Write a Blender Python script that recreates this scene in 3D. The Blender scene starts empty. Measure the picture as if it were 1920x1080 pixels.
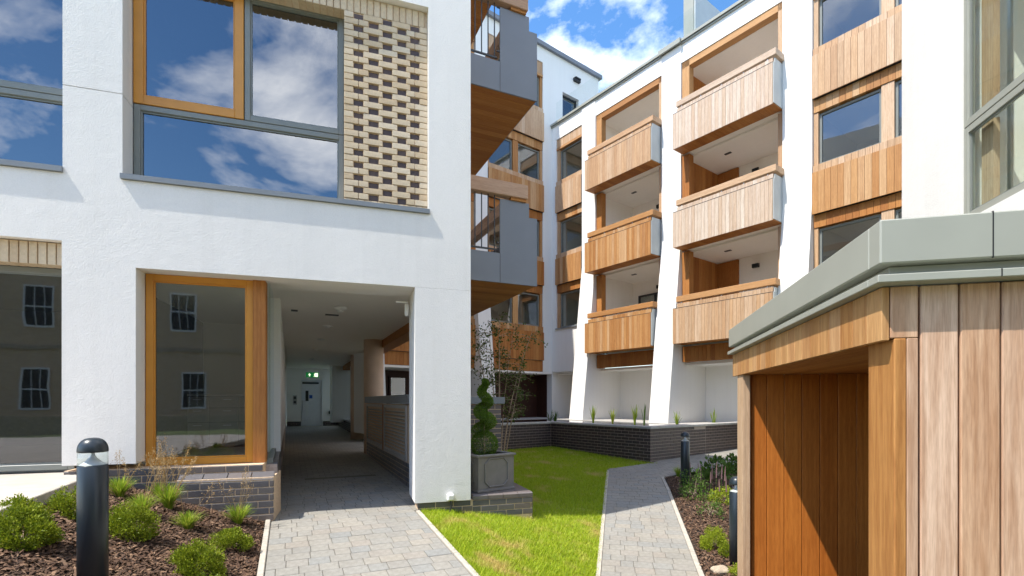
import bpy, bmesh, math, random
import numpy as np
from mathutils import Matrix, Vector
random.seed(7); RNG = np.random.default_rng(11)
SC = bpy.context.scene
COL = SC.collection

# ------------------------------------------------------------------ camera
cam = bpy.data.cameras.new('camera'); cam_o = bpy.data.objects.new('camera', cam); COL.objects.link(cam_o)
cam.sensor_width = 36.0; cam.lens = 17.44; cam.shift_y = 0.1104; cam.clip_start = 0.05; cam.clip_end = 2000
cam_o.location = (0, 0, 1.8); cam_o.rotation_euler = (math.radians(90), 0, 0)
SC.camera = cam_o
# ------------------------------------------------------------------ light
SUN_EL = math.radians(59.0)
SUN_H = Vector((-0.88, -0.475)).normalized()            # horizontal direction towards the sun
SUN_DIR = Vector((SUN_H.x*math.cos(SUN_EL), SUN_H.y*math.cos(SUN_EL), math.sin(SUN_EL)))
world = bpy.data.worlds.new('World'); SC.world = world; world.use_nodes = True
nt = world.node_tree; nt.nodes.clear(); N = nt.nodes.new; L = nt.links.new
sky = N('ShaderNodeTexSky'); sky.sky_type = 'NISHITA'; sky.sun_disc = False
sky.sun_elevation = SUN_EL; sky.sun_rotation = math.atan2(SUN_H.x, SUN_H.y)
sky.air_density = 1.0; sky.dust_density = 0.3; sky.ozone_density = 2.2
tc = N('ShaderNodeTexCoord'); sep = N('ShaderNodeSeparateXYZ'); L(tc.outputs['Generated'], sep.inputs[0])
def wm(op, a, b):
    n = N('ShaderNodeMath'); n.operation = op
    for i, v in enumerate((a, b)):
        if isinstance(v, (int, float)): n.inputs[i].default_value = v
        elif v is not None: L(v, n.inputs[i])
    return n.outputs[0]
den = wm('ADD', wm('MAXIMUM', sep.outputs[2], 0.0), 0.22)
comb = N('ShaderNodeCombineXYZ'); L(wm('DIVIDE', sep.outputs[0], den), comb.inputs[0]); L(wm('DIVIDE', sep.outputs[1], den), comb.inputs[1])
mp = N('ShaderNodeMapping'); mp.inputs['Location'].default_value = (3.7, 1.4, 0.0); L(comb.outputs[0], mp.inputs[0])
nz = N('ShaderNodeTexNoise'); nz.inputs['Scale'].default_value = 2.1; nz.inputs['Detail'].default_value = 9; nz.inputs['Roughness'].default_value = 0.58; nz.inputs['Distortion'].default_value = 0.25
L(mp.outputs[0], nz.inputs['Vector'])
rp = N('ShaderNodeValToRGB'); rp.color_ramp.elements[0].position = 0.50; rp.color_ramp.elements[1].position = 0.71
L(nz.outputs[0], rp.inputs[0])
mixc = N('ShaderNodeMix'); mixc.data_type = 'RGBA'
L(rp.outputs[0], mixc.inputs[0]); hs = N('ShaderNodeHueSaturation'); hs.inputs['Saturation'].default_value = 1.22; hs.inputs['Value'].default_value = 0.74; L(sky.outputs[0], hs.inputs['Color']); L(hs.outputs[0], mixc.inputs[6]); mixc.inputs[7].default_value = (9.0, 8.95, 8.85, 1)
bg = N('ShaderNodeBackground'); bg.inputs[1].default_value = 0.15; L(mixc.outputs[2], bg.inputs[0])
wo = N('ShaderNodeOutputWorld'); L(bg.outputs[0], wo.inputs[0])
sun = bpy.data.lights.new('sun', 'SUN'); sun.energy = 2.4; sun.angle = math.radians(0.53); sun.color = (1.0, 0.945, 0.85)
sun_o = bpy.data.objects.new('sun', sun); COL.objects.link(sun_o)
sun_o.rotation_euler = SUN_DIR.to_track_quat('Z', 'Y').to_euler()
SC.view_settings.view_transform = 'Standard'; SC.view_settings.look = 'None'
SC.view_settings.exposure = 1.55; SC.view_settings.gamma = 1.0; SC.view_settings.use_curve_mapping = False
SC.cycles.max_bounces = 12; SC.cycles.diffuse_bounces = 9; SC.cycles.transparent_max_bounces = 16; SC.cycles.use_denoising = True
SC.cycles.sample_clamp_indirect = 6.0; SC.cycles.caustics_reflective = False; SC.cycles.caustics_refractive = False

# ------------------------------------------------------------------ materials
MAT = {}
def new_mat(name):
    m = bpy.data.materials.new(name); m.use_nodes = True; MAT[name] = m
    t = m.node_tree; b = t.nodes['Principled BSDF']
    return m, t, b
def nd(t, typ, **kw):
    n = t.nodes.new(typ)
    for k, v in kw.items(): setattr(n, k, v)
    return n
def ramp(t, src, stops):
    r = nd(t, 'ShaderNodeValToRGB'); e = r.color_ramp.elements
    while len(e) < len(stops): e.new(0.5)
    for i, (p, c) in enumerate(stops): e[i].position = p; e[i].color = (*c, 1)
    t.links.new(src, r.inputs[0]); return r.outputs[0]
def coords(t, scale=(1, 1, 1), kind='Object', offset=None):
    c = nd(t, 'ShaderNodeTexCoord'); m = nd(t, 'ShaderNodeMapping'); m.inputs['Scale'].default_value = scale
    t.links.new(c.outputs[kind], m.inputs[0])
    if offset is not None: t.links.new(offset, m.inputs['Location'])
    return m.outputs[0]
def noise(t, vec, scale, detail=3, rough=0.5, dist=0.0):
    n = nd(t, 'ShaderNodeTexNoise'); n.inputs['Scale'].default_value = scale; n.inputs['Detail'].default_value = detail
    n.inputs['Roughness'].default_value = rough; n.inputs['Distortion'].default_value = dist
    t.links.new(vec, n.inputs['Vector']); return n.outputs[0]
def bump(t, b, h, strength=0.3, dist=0.01):
    n = nd(t, 'ShaderNodeBump'); n.inputs['Strength'].default_value = strength; n.inputs['Distance'].default_value = dist
    t.links.new(h, n.inputs['Height']); t.links.new(n.outputs[0], b.inputs['Normal'])
def mixcol(t, fac, a, b2, mode='MIX'):
    m = nd(t, 'ShaderNodeMix', data_type='RGBA', blend_type=mode)
    for i, v in ((0, fac), (6, a), (7, b2)):
        if isinstance(v, (int, float)): m.inputs[i].default_value = v
        elif isinstance(v, tuple): m.inputs[i].default_value = (*v, 1)
        else: t.links.new(v, m.inputs[i])
    return m.outputs[2]
def rnd(t):
    o = nd(t, 'ShaderNodeObjectInfo'); g = nd(t, 'ShaderNodeNewGeometry')
    a = nd(t, 'ShaderNodeMath', operation='ADD'); t.links.new(o.outputs['Random'], a.inputs[0]); t.links.new(g.outputs['Random Per Island'], a.inputs[1])
    f = nd(t, 'ShaderNodeMath', operation='FRACT'); t.links.new(a.outputs[0], f.inputs[0]); return f.outputs[0]
def plain(name, col, rough=0.6, metal=0.0, var=0.08, nscale=6, bs=0.0, bscale=80):
    m, t, b = new_mat(name); v = coords(t)
    n = noise(t, v, nscale, 4)
    c0 = tuple(x*(1-var) for x in col); c1 = tuple(min(1, x*(1+var)) for x in col)
    t.links.new(ramp(t, n, [(0.3, c0), (0.7, c1)]), b.inputs['Base Color'])
    b.inputs['Roughness'].default_value = rough; b.inputs['Metallic'].default_value = metal
    if bs: bump(t, b, noise(t, v, bscale, 3), bs, 0.004)
    return m
def render_mat(name, col, bs, stain=0.06):
    m, t, b = new_mat(name); v = coords(t)
    big = noise(t, coords(t, (1, 1, 0.35)), 1.3, 5, 0.6)
    fine = noise(t, v, 90, 3, 0.6); mid = noise(t, v, 9, 3)
    col_o = ramp(t, big, [(0.3, tuple(x*(1-stain) for x in col)), (0.65, col)])
    col_o = mixcol(t, 0.10, col_o, ramp(t, fine, [(0.35, (0.55, 0.55, 0.55)), (0.65, (1, 1, 1))]), 'MULTIPLY')
    stv = noise(t, coords(t, (5, 5, 0.22)), 1.6, 5, 0.65); col_o = mixcol(t, 0.07 if bs > 0.5 else 0.05, col_o, ramp(t, stv, [(0.34, (0.62, 0.60, 0.56)), (0.52, (1, 1, 1))]), 'MULTIPLY')
    t.links.new(col_o, b.inputs['Base Color']); b.inputs['Roughness'].default_value = 0.92
    a = nd(t, 'ShaderNodeMath', operation='MULTIPLY_ADD'); a.inputs[1].default_value = 0.9
    t.links.new(mid, a.inputs[0]); t.links.new(fine, a.inputs[2])
    bump(t, b, a.outputs[0], bs, 0.006); return m
render_mat('render_white', (0.83, 0.805, 0.765), 0.65)
render_mat('render_far', (0.82, 0.81, 0.785), 0.12, 0.03)
render_mat('plaster', (0.88, 0.84, 0.785), 0.05, 0.03)
def wood(name, stops, axis='z', rough=0.62, stain=0.35):
    m, t, b = new_mat(name)
    r = rnd(t)
    off = nd(t, 'ShaderNodeVectorMath', operation='SCALE'); off.inputs[0].default_value = (7.3, 3.1, 5.7); t.links.new(r, off.inputs['Scale'])
    s = {'z': (14, 14, 0.9), 'x': (0.9, 14, 14), 'y': (14, 0.9, 14)}[axis]
    v = coords(t, s, offset=off.outputs[0])
    g1 = noise(t, v, 2.2, 6, 0.62, 0.5)
    v2 = coords(t, tuple(x*4 for x in s), offset=off.outputs[0]); g2 = noise(t, v2, 3.0, 3, 0.6)
    base = ramp(t, r, [(i/(len(stops)-1)*0.94+0.03, c) for i, c in enumerate(stops)])
    dark = mixcol(t, 1.0, base, (0.60, 0.45, 0.33), 'MULTIPLY')
    mask = ramp(t, g1, [(0.36, (1, 1, 1)), (0.60, (0, 0, 0))])
    sc = nd(t, 'ShaderNodeMath', operation='MULTIPLY'); sc.inputs[1].default_value = stain; t.links.new(mask, sc.inputs[0])
    c = mixcol(t, sc.outputs[0], base, dark)
    wv = nd(t, 'ShaderNodeTexWave', wave_type='BANDS', bands_direction={'z': 'X', 'x': 'Y', 'y': 'X'}[axis]); wv.inputs['Scale'].default_value = 0.55; wv.inputs['Distortion'].default_value = 7.0; wv.inputs['Detail'].default_value = 3.0; wv.inputs['Detail Scale'].default_value = 0.6
    t.links.new(v, wv.inputs['Vector'])
    c = mixcol(t, 0.16, c, ramp(t, wv.outputs['Fac'], [(0.25, (0.50, 0.42, 0.36)), (0.75, (1, 1, 1))]), 'MULTIPLY')
    c = mixcol(t, 0.34, c, ramp(t, g2, [(0.35, (0.48, 0.42, 0.38)), (0.6, (1, 1, 1))]), 'MULTIPLY')
    t.links.new(c, b.inputs['Base Color']); b.inputs['Roughness'].default_value = rough
    b.inputs['Specular IOR Level'].default_value = 0.3
    bump(t, b, g2, 0.15, 0.002); return m
PALE = [(0.52, 0.325, 0.185), (0.63, 0.44, 0.28), (0.55, 0.345, 0.195), (0.67, 0.50, 0.35), (0.53, 0.36, 0.225), (0.60, 0.39, 0.225)]
MIDW = [(0.46, 0.22, 0.075), (0.60, 0.35, 0.155), (0.50, 0.25, 0.09), (0.64, 0.42, 0.23), (0.42, 0.19, 0.06), (0.55, 0.29, 0.11)]
ORAN = [(0.42, 0.165, 0.04), (0.52, 0.235, 0.065), (0.37, 0.14, 0.035), (0.48, 0.20, 0.05)]
IROKO = [(0.57, 0.365, 0.24), (0.68, 0.475, 0.345), (0.47, 0.285, 0.175), (0.63, 0.405, 0.26), (0.59, 0.40, 0.29)]
GOLD = [(0.52, 0.27, 0.095), (0.62, 0.37, 0.165), (0.47, 0.22, 0.065), (0.59, 0.35, 0.17)]
WEATH = [(0.63, 0.50, 0.39), (0.70, 0.59, 0.49), (0.62, 0.47, 0.345), (0.73, 0.64, 0.54), (0.60, 0.46, 0.34), (0.68, 0.54, 0.42)]
for nm, st in (('wood_pale', PALE), ('wood_weathered', WEATH), ('wood_mid', MIDW), ('wood_orange', ORAN), ('wood_iroko', IROKO), ('wood_gold', GOLD)):
    wood(nm, st, 'z', 0.62, 0.6 if nm in ('wood_iroko', 'wood_gold') else 0.4); wood(nm+'_x', st, 'x'); wood(nm+'_y', st, 'y')
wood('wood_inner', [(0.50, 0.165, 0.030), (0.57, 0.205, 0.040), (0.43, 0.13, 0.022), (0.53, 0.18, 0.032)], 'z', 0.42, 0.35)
wood('wood_dark', [(0.05, 0.02, 0.015), (0.06, 0.025, 0.018)], 'z', 0.5)
plain('frame_orange', (0.56, 0.245, 0.032), 0.38, 0, 0.05)
plain('frame_grey', (0.20, 0.215, 0.20), 0.4, 0, 0.05)
plain('metal_slate', (0.19, 0.205, 0.235), 0.5, 0, 0.05, 2)
plain('metal_sage', (0.32, 0.325, 0.28), 0.42, 0, 0.05, 3)
plain('metal_end', (0.44, 0.47, 0.47), 0.4, 0, 0.05, 3)
plain('sill_grey', (0.20, 0.22, 0.24), 0.45, 0, 0.05, 3)
plain('dark_metal', (0.035, 0.037, 0.04), 0.45)
plain('bollard_paint', (0.017, 0.025, 0.032), 0.34, 0, 0.06, 4)
plain('alu', (0.8, 0.8, 0.82), 0.30, 0.35, 0.03)
plain('louvre_grey', (0.42, 0.40, 0.38), 0.5)
plain('column_buff', (0.70, 0.53, 0.41), 0.85, 0, 0.05, 5, 0.1)
plain('white_paint', (0.78, 0.78, 0.77), 0.5, 0, 0.03)
plain('door_paint', (0.74, 0.74, 0.76), 0.45, 0, 0.03)
plain('black', (0.012, 0.012, 0.013), 0.5)
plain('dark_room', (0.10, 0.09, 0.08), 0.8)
plain('room', (0.36, 0.34, 0.31), 0.8)
plain('lead', (0.20, 0.185, 0.17), 0.55, 0, 0.12, 8, 0.15, 40)
plain('soil', (0.035, 0.024, 0.017), 0.95, 0, 0.4, 30, 0.6, 60)
plain('kerb', (0.43, 0.39, 0.33), 0.9, 0, 0.14, 14, 0.2, 120)
plain('coping', (0.40, 0.385, 0.365), 0.85, 0, 0.12, 10, 0.15)
plain('concrete', (0.46, 0.41, 0.35), 0.9, 0, 0.12, 4, 0.15)
plain('mortar', (0.62, 0.46, 0.31), 0.95, 0, 0.15, 30, 0.3)
plain('mortar_dark', (0.38, 0.32, 0.28), 0.95, 0, 0.15, 30, 0.3)
plain('bark_stem', (0.36, 0.27, 0.19), 0.85, 0, 0.3, 40, 0.3)
plain('joint_sand', (0.16, 0.145, 0.12), 0.95, 0, 0.2, 40)
plain('stone_tan', (0.42, 0.34, 0.25), 0.9, 0, 0.2, 12, 0.4, 30)
plain('house_brick_plain', (0.26, 0.19, 0.13), 0.9)
def pieces(name, stops, rough=0.7, nscale=40, bs=0.2, grime=0.3, patch=0.0):
    m, t, b = new_mat(name); r = rnd(t)
    base = ramp(t, r, [(i/(len(stops)-1)*0.94+0.03, c) for i, c in enumerate(stops)])
    v = coords(t); n1 = noise(t, v, nscale, 5, 0.65); g = noise(t, coords(t, kind='Object'), 3.0, 4)
    c = mixcol(t, grime, base, ramp(t, n1, [(0.3, (0.45, 0.42, 0.40)), (0.65, (1, 1, 1))]), 'MULTIPLY')
    if patch:
        gp = nd(t, 'ShaderNodeNewGeometry'); pn = noise(t, gp.outputs['Position'], 1.7, 6, 0.65); c = mixcol(t, patch, c, ramp(t, pn, [(0.36, (0.55, 0.52, 0.47)), (0.60, (1, 1, 1))]), 'MULTIPLY')
    t.links.new(c, b.inputs['Base Color']); b.inputs['Roughness'].default_value = rough
    bump(t, b, n1, bs, 0.004); return m
pieces('brick_dark', [(0.115, 0.11, 0.118), (0.155, 0.135, 0.125), (0.10, 0.10, 0.112), (0.17, 0.14, 0.125), (0.13, 0.122, 0.128)], 0.38)
pieces('brick_pond', [(0.055, 0.040, 0.040), (0.075, 0.052, 0.047), (0.048, 0.037, 0.040), (0.065, 0.046, 0.043)], 0.5)
pieces('brick_cream', [(0.63, 0.49, 0.32), (0.70, 0.57, 0.40), (0.60, 0.455, 0.29), (0.73, 0.61, 0.45)], 0.85, 25, 0.35)
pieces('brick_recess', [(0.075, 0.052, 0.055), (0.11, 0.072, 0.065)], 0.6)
pieces('brick_house', [(0.25, 0.19, 0.12), (0.30, 0.23, 0.15)], 0.9)
pieces('paver', [(0.275, 0.265, 0.24), (0.305, 0.288, 0.25), (0.262, 0.264, 0.25), (0.325, 0.30, 0.255), (0.285, 0.276, 0.25), (0.305, 0.278, 0.24)], 0.85, 30, 0.45, 0.42, 0.22)
pieces('bark', [(0.075, 0.036, 0.018), (0.13, 0.065, 0.034), (0.035, 0.019, 0.011), (0.28, 0.17, 0.10), (0.09, 0.044, 0.023), (0.045, 0.024, 0.014), (0.17, 0.095, 0.055), (0.06, 0.03, 0.017)], 0.9, 60, 0.2, 0.2)
def leafm(name, stops, trans=0.25, patch=None):
    m, t, b = new_mat(name); r = rnd(t)
    c = ramp(t, r, [(i/(len(stops)-1)*0.94+0.03, s) for i, s in enumerate(stops)])
    if patch:
        n = noise(t, coords(t), patch[0], 4, 0.6)
        c = mixcol(t, ramp(t, n, [(patch[1], (0, 0, 0)), (patch[2], (1, 1, 1))]), c, patch[3])
    t.links.new(c, b.inputs['Base Color']); b.inputs['Roughness'].default_value = 0.55; b.inputs['Specular IOR Level'].default_value = 0.25
    tr = nd(t, 'ShaderNodeBsdfTranslucent'); t.links.new(c, tr.inputs[0])
    mx = nd(t, 'ShaderNodeMixShader'); mx.inputs[0].default_value = trans
    t.links.new(b.outputs[0], mx.inputs[1]); t.links.new(tr.outputs[0], mx.inputs[2])
    t.links.new(mx.outputs[0], t.nodes['Material Output'].inputs[0]); return m
leafm('leaf_box', [(0.16, 0.225, 0.012), (0.27, 0.325, 0.018), (0.09, 0.14, 0.010), (0.38, 0.42, 0.03)])
leafm('leaf_yellow', [(0.27, 0.35, 0.02), (0.38, 0.43, 0.03), (0.20, 0.28, 0.02)])
leafm('leaf_dark', [(0.09, 0.18, 0.02), (0.15, 0.25, 0.03), (0.11, 0.20, 0.022)], 0.3)
leafm('leaf_mid', [(0.08, 0.16, 0.025), (0.13, 0.22, 0.035), (0.06, 0.12, 0.02)])
leafm('leaf_birch', [(0.05, 0.085, 0.018), (0.08, 0.125, 0.025), (0.12, 0.15, 0.04)])
leafm('blade_lime', [(0.20, 0.34, 0.025), (0.30, 0.42, 0.035), (0.42, 0.45, 0.06), (0.17, 0.29, 0.025)], 0.4)
leafm('blade_dry', [(0.42, 0.28, 0.12), (0.52, 0.37, 0.18), (0.36, 0.22, 0.09)], 0.3)
leafm('spike_purple', [(0.20, 0.12, 0.13), (0.28, 0.17, 0.15)], 0.1)
leafm('lawn_blade', [(0.28, 0.41, 0.016), (0.38, 0.49, 0.022), (0.49, 0.54, 0.04), (0.22, 0.34, 0.012)], 0.42, (2.2, 0.54, 0.70, (0.60, 0.48, 0.16)))
plain('lawn_soil', (0.27, 0.30, 0.03), 0.95, 0, 0.3, 8)
plain('ground_far', (0.12, 0.15, 0.05), 0.95, 0, 0.3, 0.4)
def brick_tex(name, c1, c2, mo, bw, bh, ms, off=0.5, axes='xz', rough=0.8):
    m, t, b = new_mat(name); c = nd(t, 'ShaderNodeTexCoord'); s = nd(t, 'ShaderNodeSeparateXYZ'); t.links.new(c.outputs['Object'], s.inputs[0])
    k = nd(t, 'ShaderNodeCombineXYZ'); ix = {'x': 0, 'y': 1, 'z': 2}
    t.links.new(s.outputs[ix[axes[0]]], k.inputs[0]); t.links.new(s.outputs[ix[axes[1]]], k.inputs[1])
    br = nd(t, 'ShaderNodeTexBrick'); br.inputs['Scale'].default_value = 1.0; br.inputs['Brick Width'].default_value = bw; br.inputs['Row Height'].default_value = bh
    br.inputs['Mortar Size'].default_value = ms; br.offset = off
    br.inputs['Color1'].default_value = (*c1, 1); br.inputs['Color2'].default_value = (*c2, 1); br.inputs['Mortar'].default_value = (*mo, 1)
    t.links.new(k.outputs[0], br.inputs['Vector']); t.links.new(br.outputs[0], b.inputs['Base Color']); b.inputs['Roughness'].default_value = rough
    return m
brick_tex('paver_far', (0.235, 0.225, 0.20), (0.30, 0.28, 0.24), (0.15, 0.135, 0.115), 0.19, 0.165, 0.005, axes='xy')
brick_tex('brick_house_tex', (0.52, 0.37, 0.24), (0.60, 0.44, 0.29), (0.58, 0.46, 0.33), 0.225, 0.075, 0.01)
brick_tex('brick_far_dark', (0.055, 0.040, 0.040), (0.075, 0.052, 0.047), (0.2, 0.17, 0.155), 0.225, 0.075, 0.01)
def glass(name, refl, tint, rg=0.0):
    m, t, b = new_mat(name); t.nodes.remove(b)
    g = nd(t, 'ShaderNodeBsdfGlossy'); g.inputs['Roughness'].default_value = rg; g.inputs[0].default_value = (0.92, 0.95, 1, 1)
    n = noise(t, coords(t), 1.1, 2); bp = nd(t, 'ShaderNodeBump'); bp.inputs['Strength'].default_value = 0.09; bp.inputs['Distance'].default_value = 0.02
    t.links.new(n, bp.inputs['Height']); t.links.new(bp.outputs[0], g.inputs['Normal'])
    tr = nd(t, 'ShaderNodeBsdfTransparent'); tr.inputs[0].default_value = (*tint, 1)
    lw = nd(t, 'ShaderNodeLayerWeight'); lw.inputs[0].default_value = 0.5; geo = nd(t, 'ShaderNodeNewGeometry')
    pw5 = nd(t, 'ShaderNodeMath', operation='POWER'); pw5.inputs[1].default_value = 5.0; t.links.new(lw.outputs['Facing'], pw5.inputs[0])
    a = nd(t, 'ShaderNodeMath', operation='MULTIPLY_ADD'); a.use_clamp = True; a.inputs[1].default_value = 0.8; a.inputs[2].default_value = refl; t.links.new(pw5.outputs[0], a.inputs[0])
    fr = nd(t, 'ShaderNodeMath', operation='SUBTRACT'); fr.inputs[0].default_value = 1.0; t.links.new(geo.outputs['Backfacing'], fr.inputs[1])
    a2 = nd(t, 'ShaderNodeMath', operation='MULTIPLY'); t.links.new(a.outputs[0], a2.inputs[0]); t.links.new(fr.outputs[0], a2.inputs[1]); a = a2
    mx = nd(t, 'ShaderNodeMixShader'); t.links.new(a.outputs[0], mx.inputs[0]); t.links.new(tr.outputs[0], mx.inputs[1]); t.links.new(g.outputs[0], mx.inputs[2])
    t.links.new(mx.outputs[0], t.nodes['Material Output'].inputs[0]); return m
glass('pane_coated', 0.21, (0.55, 0.58, 0.58)); glass('pane_clear', 0.06, (0.90, 0.94, 0.92)); glass('pane_window', 0.14, (0.78, 0.80, 0.77), 0.02); glass('pane_rail', 0.02, (0.965, 0.98, 0.975)); glass('pane_far', 0.16, (0.7, 0.73, 0.72))
def water():
    m, t, b = new_mat('pond_water'); b.inputs['Base Color'].default_value = (0.010, 0.011, 0.009, 1); b.inputs['Roughness'].default_value = 0.04
    bump(t, b, noise(t, coords(t), 9, 2), 0.04, 0.01)
water()
def emit(name, col, s):
    m, t, b = new_mat(name); b.inputs['Base Color'].default_value = (*col, 1); b.inputs['Emission Color'].default_value = (*col, 1); b.inputs['Emission Strength'].default_value = s
emit('sign_green', (0.01, 0.16, 0.04), 0.25); emit('sign_pale', (0.75, 0.9, 0.6), 0.6)
plain('sign_blue', (0.03, 0.10, 0.40), 0.4)

# ------------------------------------------------------------------ helpers
OFF = {}
def link(o, parent=None, world_off=None):
    COL.objects.link(o)
    if parent is not None: o.parent = parent
    return o
def tag(o, label=None, cat=None, group=None, kind=None):
    if label: o['label'] = label
    if cat: o['category'] = cat
    if group: o['group'] = group
    if kind: o['kind'] = kind
    return o
def frame_m(o, xd):
    xd = Vector((xd[0], xd[1], 0)).normalized(); yd = Vector((-xd.y, xd.x, 0))
    return Matrix(((xd.x, yd.x, 0, o[0]), (xd.y, yd.y, 0, o[1]), (0, 0, 1, o[2] if len(o) > 2 else 0), (0, 0, 0, 1)))
def root(name, m, label, cat, group=None):
    o = bpy.data.objects.new(name, None); o.empty_display_size = 0.1; COL.objects.link(o); o.matrix_world = m
    OFF[o] = Vector((0, 0, 0)); return tag(o, label, cat, group)
BOXC = {}
FACES = [(0, 3, 2, 1), (4, 5, 6, 7), (0, 1, 5, 4), (1, 2, 6, 5), (2, 3, 7, 6), (3, 0, 4, 7)]
def box_mesh(dx, dy, dz, mat, bev=0.0):
    key = (round(dx, 4), round(dy, 4), round(dz, 4), mat, bev)
    if key in BOXC: return BOXC[key]
    x, y, z = dx/2, dy/2, dz/2
    me = bpy.data.meshes.new('box')
    me.from_pydata([(-x, -y, -z), (x, -y, -z), (x, y, -z), (-x, y, -z), (-x, -y, z), (x, -y, z), (x, y, z), (-x, y, z)], [], FACES)
    if bev:
        bm = bmesh.new(); bm.from_mesh(me); bmesh.ops.bevel(bm, geom=bm.edges[:], offset=bev, segments=1, affect='EDGES'); bm.to_mesh(me); bm.free()
    me.materials.append(MAT[mat]); BOXC[key] = me; return me
def put(name, me, c, parent, rot=None, base=None):
    """mesh object whose local origin lies at c in the frame of parent's root"""
    o = bpy.data.objects.new(name, me); COL.objects.link(o)
    c = Vector(c)
    if parent is not None:
        o.parent = parent; o.location = c - OFF[parent]
    else: o.location = c
    if rot: o.rotation_euler = rot
    OFF[o] = c; return o
def box(name, x0, x1, y0, y1, z0, z1, mat, parent, bev=0.0, rot=None):
    return put(name, box_mesh(x1-x0, y1-y0, z1-z0, mat, bev), ((x0+x1)/2, (y0+y1)/2, (z0+z1)/2), parent, rot)
def boxes(name, lst, mat, parent, bev=0.0):
    c = Vector(((lst[0][0]+lst[0][1])/2, (lst[0][2]+lst[0][3])/2, (lst[0][4]+lst[0][5])/2))
    V = []; Fc = []
    for (x0, x1, y0, y1, z0, z1) in lst:
        k = len(V); V += [(x-c.x, y-c.y, z-c.z) for x, y, z in ((x0, y0, z0), (x1, y0, z0), (x1, y1, z0), (x0, y1, z0), (x0, y0, z1), (x1, y0, z1), (x1, y1, z1), (x0, y1, z1))]
        Fc += [tuple(k+i for i in f) for f in FACES]
    me = bpy.data.meshes.new(name); me.from_pydata(V, [], Fc); me.materials.append(MAT[mat])
    if bev:
        bm = bmesh.new(); bm.from_mesh(me); bmesh.ops.bevel(bm, geom=bm.edges[:], offset=bev, segments=1, affect='EDGES'); bm.to_mesh(me); bm.free()
    return put(name, me, c, parent)
def prism(name, prof, x0, x1, mat, parent, axis='x'):
    """profile in the other two axes (ordered), extruded along axis"""
    n = len(prof); V = []
    for xx in (x0, x1):
        for (a, b) in prof: V.append((xx, a, b) if axis == 'x' else ((a, xx, b) if axis == 'y' else (a, b, xx)))
    c = Vector((sum(v[0] for v in V)/len(V), sum(v[1] for v in V)/len(V), sum(v[2] for v in V)/len(V)))
    me = bpy.data.meshes.new(name)
    Fc = [tuple(range(n)), tuple(range(2*n-1, n-1, -1))] + [(i, i+n, (i+1) % n+n, (i+1) % n) for i in range(n)]
    me.from_pydata([tuple(Vector(v)-c) for v in V], [], Fc)
    bm = bmesh.new(); bm.from_mesh(me); bmesh.ops.recalc_face_normals(bm, faces=bm.faces[:]); bm.to_mesh(me); bm.free()
    me.materials.append(MAT[mat]); return put(name, me, c, parent)
def lathe_mesh(name, prof, mat, seg=32, smooth=True):
    V = []; Fc = []
    for (r, z) in prof:
        for i in range(seg): a = 2*math.pi*i/seg; V.append((r*math.cos(a), r*math.sin(a), z))
    for j in range(len(prof)-1):
        for i in range(seg): Fc.append((j*seg+i, j*seg+(i+1) % seg, (j+1)*seg+(i+1) % seg, (j+1)*seg+i))
    Fc.append(tuple(reversed(range(seg)))); k = (len(prof)-1)*seg; Fc.append(tuple(k+i for i in range(seg)))
    me = bpy.data.meshes.new(name); me.from_pydata(V, [], Fc); me.materials.append(MAT[mat])
    if smooth:
        for p in me.polygons: p.use_smooth = len(p.vertices) == 4
    return me
def arr_mesh(name, V, k, mat, smooth=False):
    """V: (n,k,3) array of separate polygons with k corners"""
    n = V.shape[0]; me = bpy.data.meshes.new(name)
    me.vertices.add(n*k); me.vertices.foreach_set('co', V.reshape(-1).astype(np.float32))
    me.loops.add(n*k); me.loops.foreach_set('vertex_index', np.arange(n*k, dtype=np.int32))
    me.polygons.add(n); me.polygons.foreach_set('loop_start', np.arange(0, n*k, k, dtype=np.int32)); me.polygons.foreach_set('loop_total', np.full(n, k, dtype=np.int32))
    me.update(calc_edges=True); me.validate(); me.materials.append(MAT[mat]); return me
def idx_mesh(name, V, Fi, mat, smooth=False):
    me = bpy.data.meshes.new(name); n, k = Fi.shape
    me.vertices.add(len(V)); me.vertices.foreach_set('co', np.asarray(V, dtype=np.float32).reshape(-1))
    me.loops.add(n*k); me.loops.foreach_set('vertex_index', Fi.reshape(-1).astype(np.int32))
    me.polygons.add(n); me.polygons.foreach_set('loop_start', np.arange(0, n*k, k, dtype=np.int32)); me.polygons.foreach_set('loop_total', np.full(n, k, dtype=np.int32))
    if smooth: me.polygons.foreach_set('use_smooth', np.ones(n, dtype=bool))
    me.update(calc_edges=True); me.validate(); me.materials.append(MAT[mat]); return me
def tube_arrays(pts, radii, seg=6):
    pts = [Vector(p) for p in pts]; V = []; Fc = []
    for i, p in enumerate(pts):
        d = (pts[min(i+1, len(pts)-1)]-pts[max(i-1, 0)]).normalized(); u = d.orthogonal().normalized(); w = d.cross(u)
        for j in range(seg): a = 2*math.pi*j/seg; V.append(tuple(p+(u*math.cos(a)+w*math.sin(a))*radii[i]))
    for i in range(len(pts)-1):
        for j in range(seg): Fc.append((i*seg+j, i*seg+(j+1) % seg, (i+1)*seg+(j+1) % seg, (i+1)*seg+j))
    return V, Fc
def tubes_mesh(name, lst, mat, seg=6):
    V = []; Fc = []
    for pts, rad in lst:
        v, f = tube_arrays(pts, rad, seg); k = len(V); V += v; Fc += [tuple(k+i for i in q) for q in f]
    me = bpy.data.meshes.new(name); me.from_pydata(V, [], Fc); me.materials.append(MAT[mat])
    for p in me.polygons: p.use_smooth = True
    return me

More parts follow.
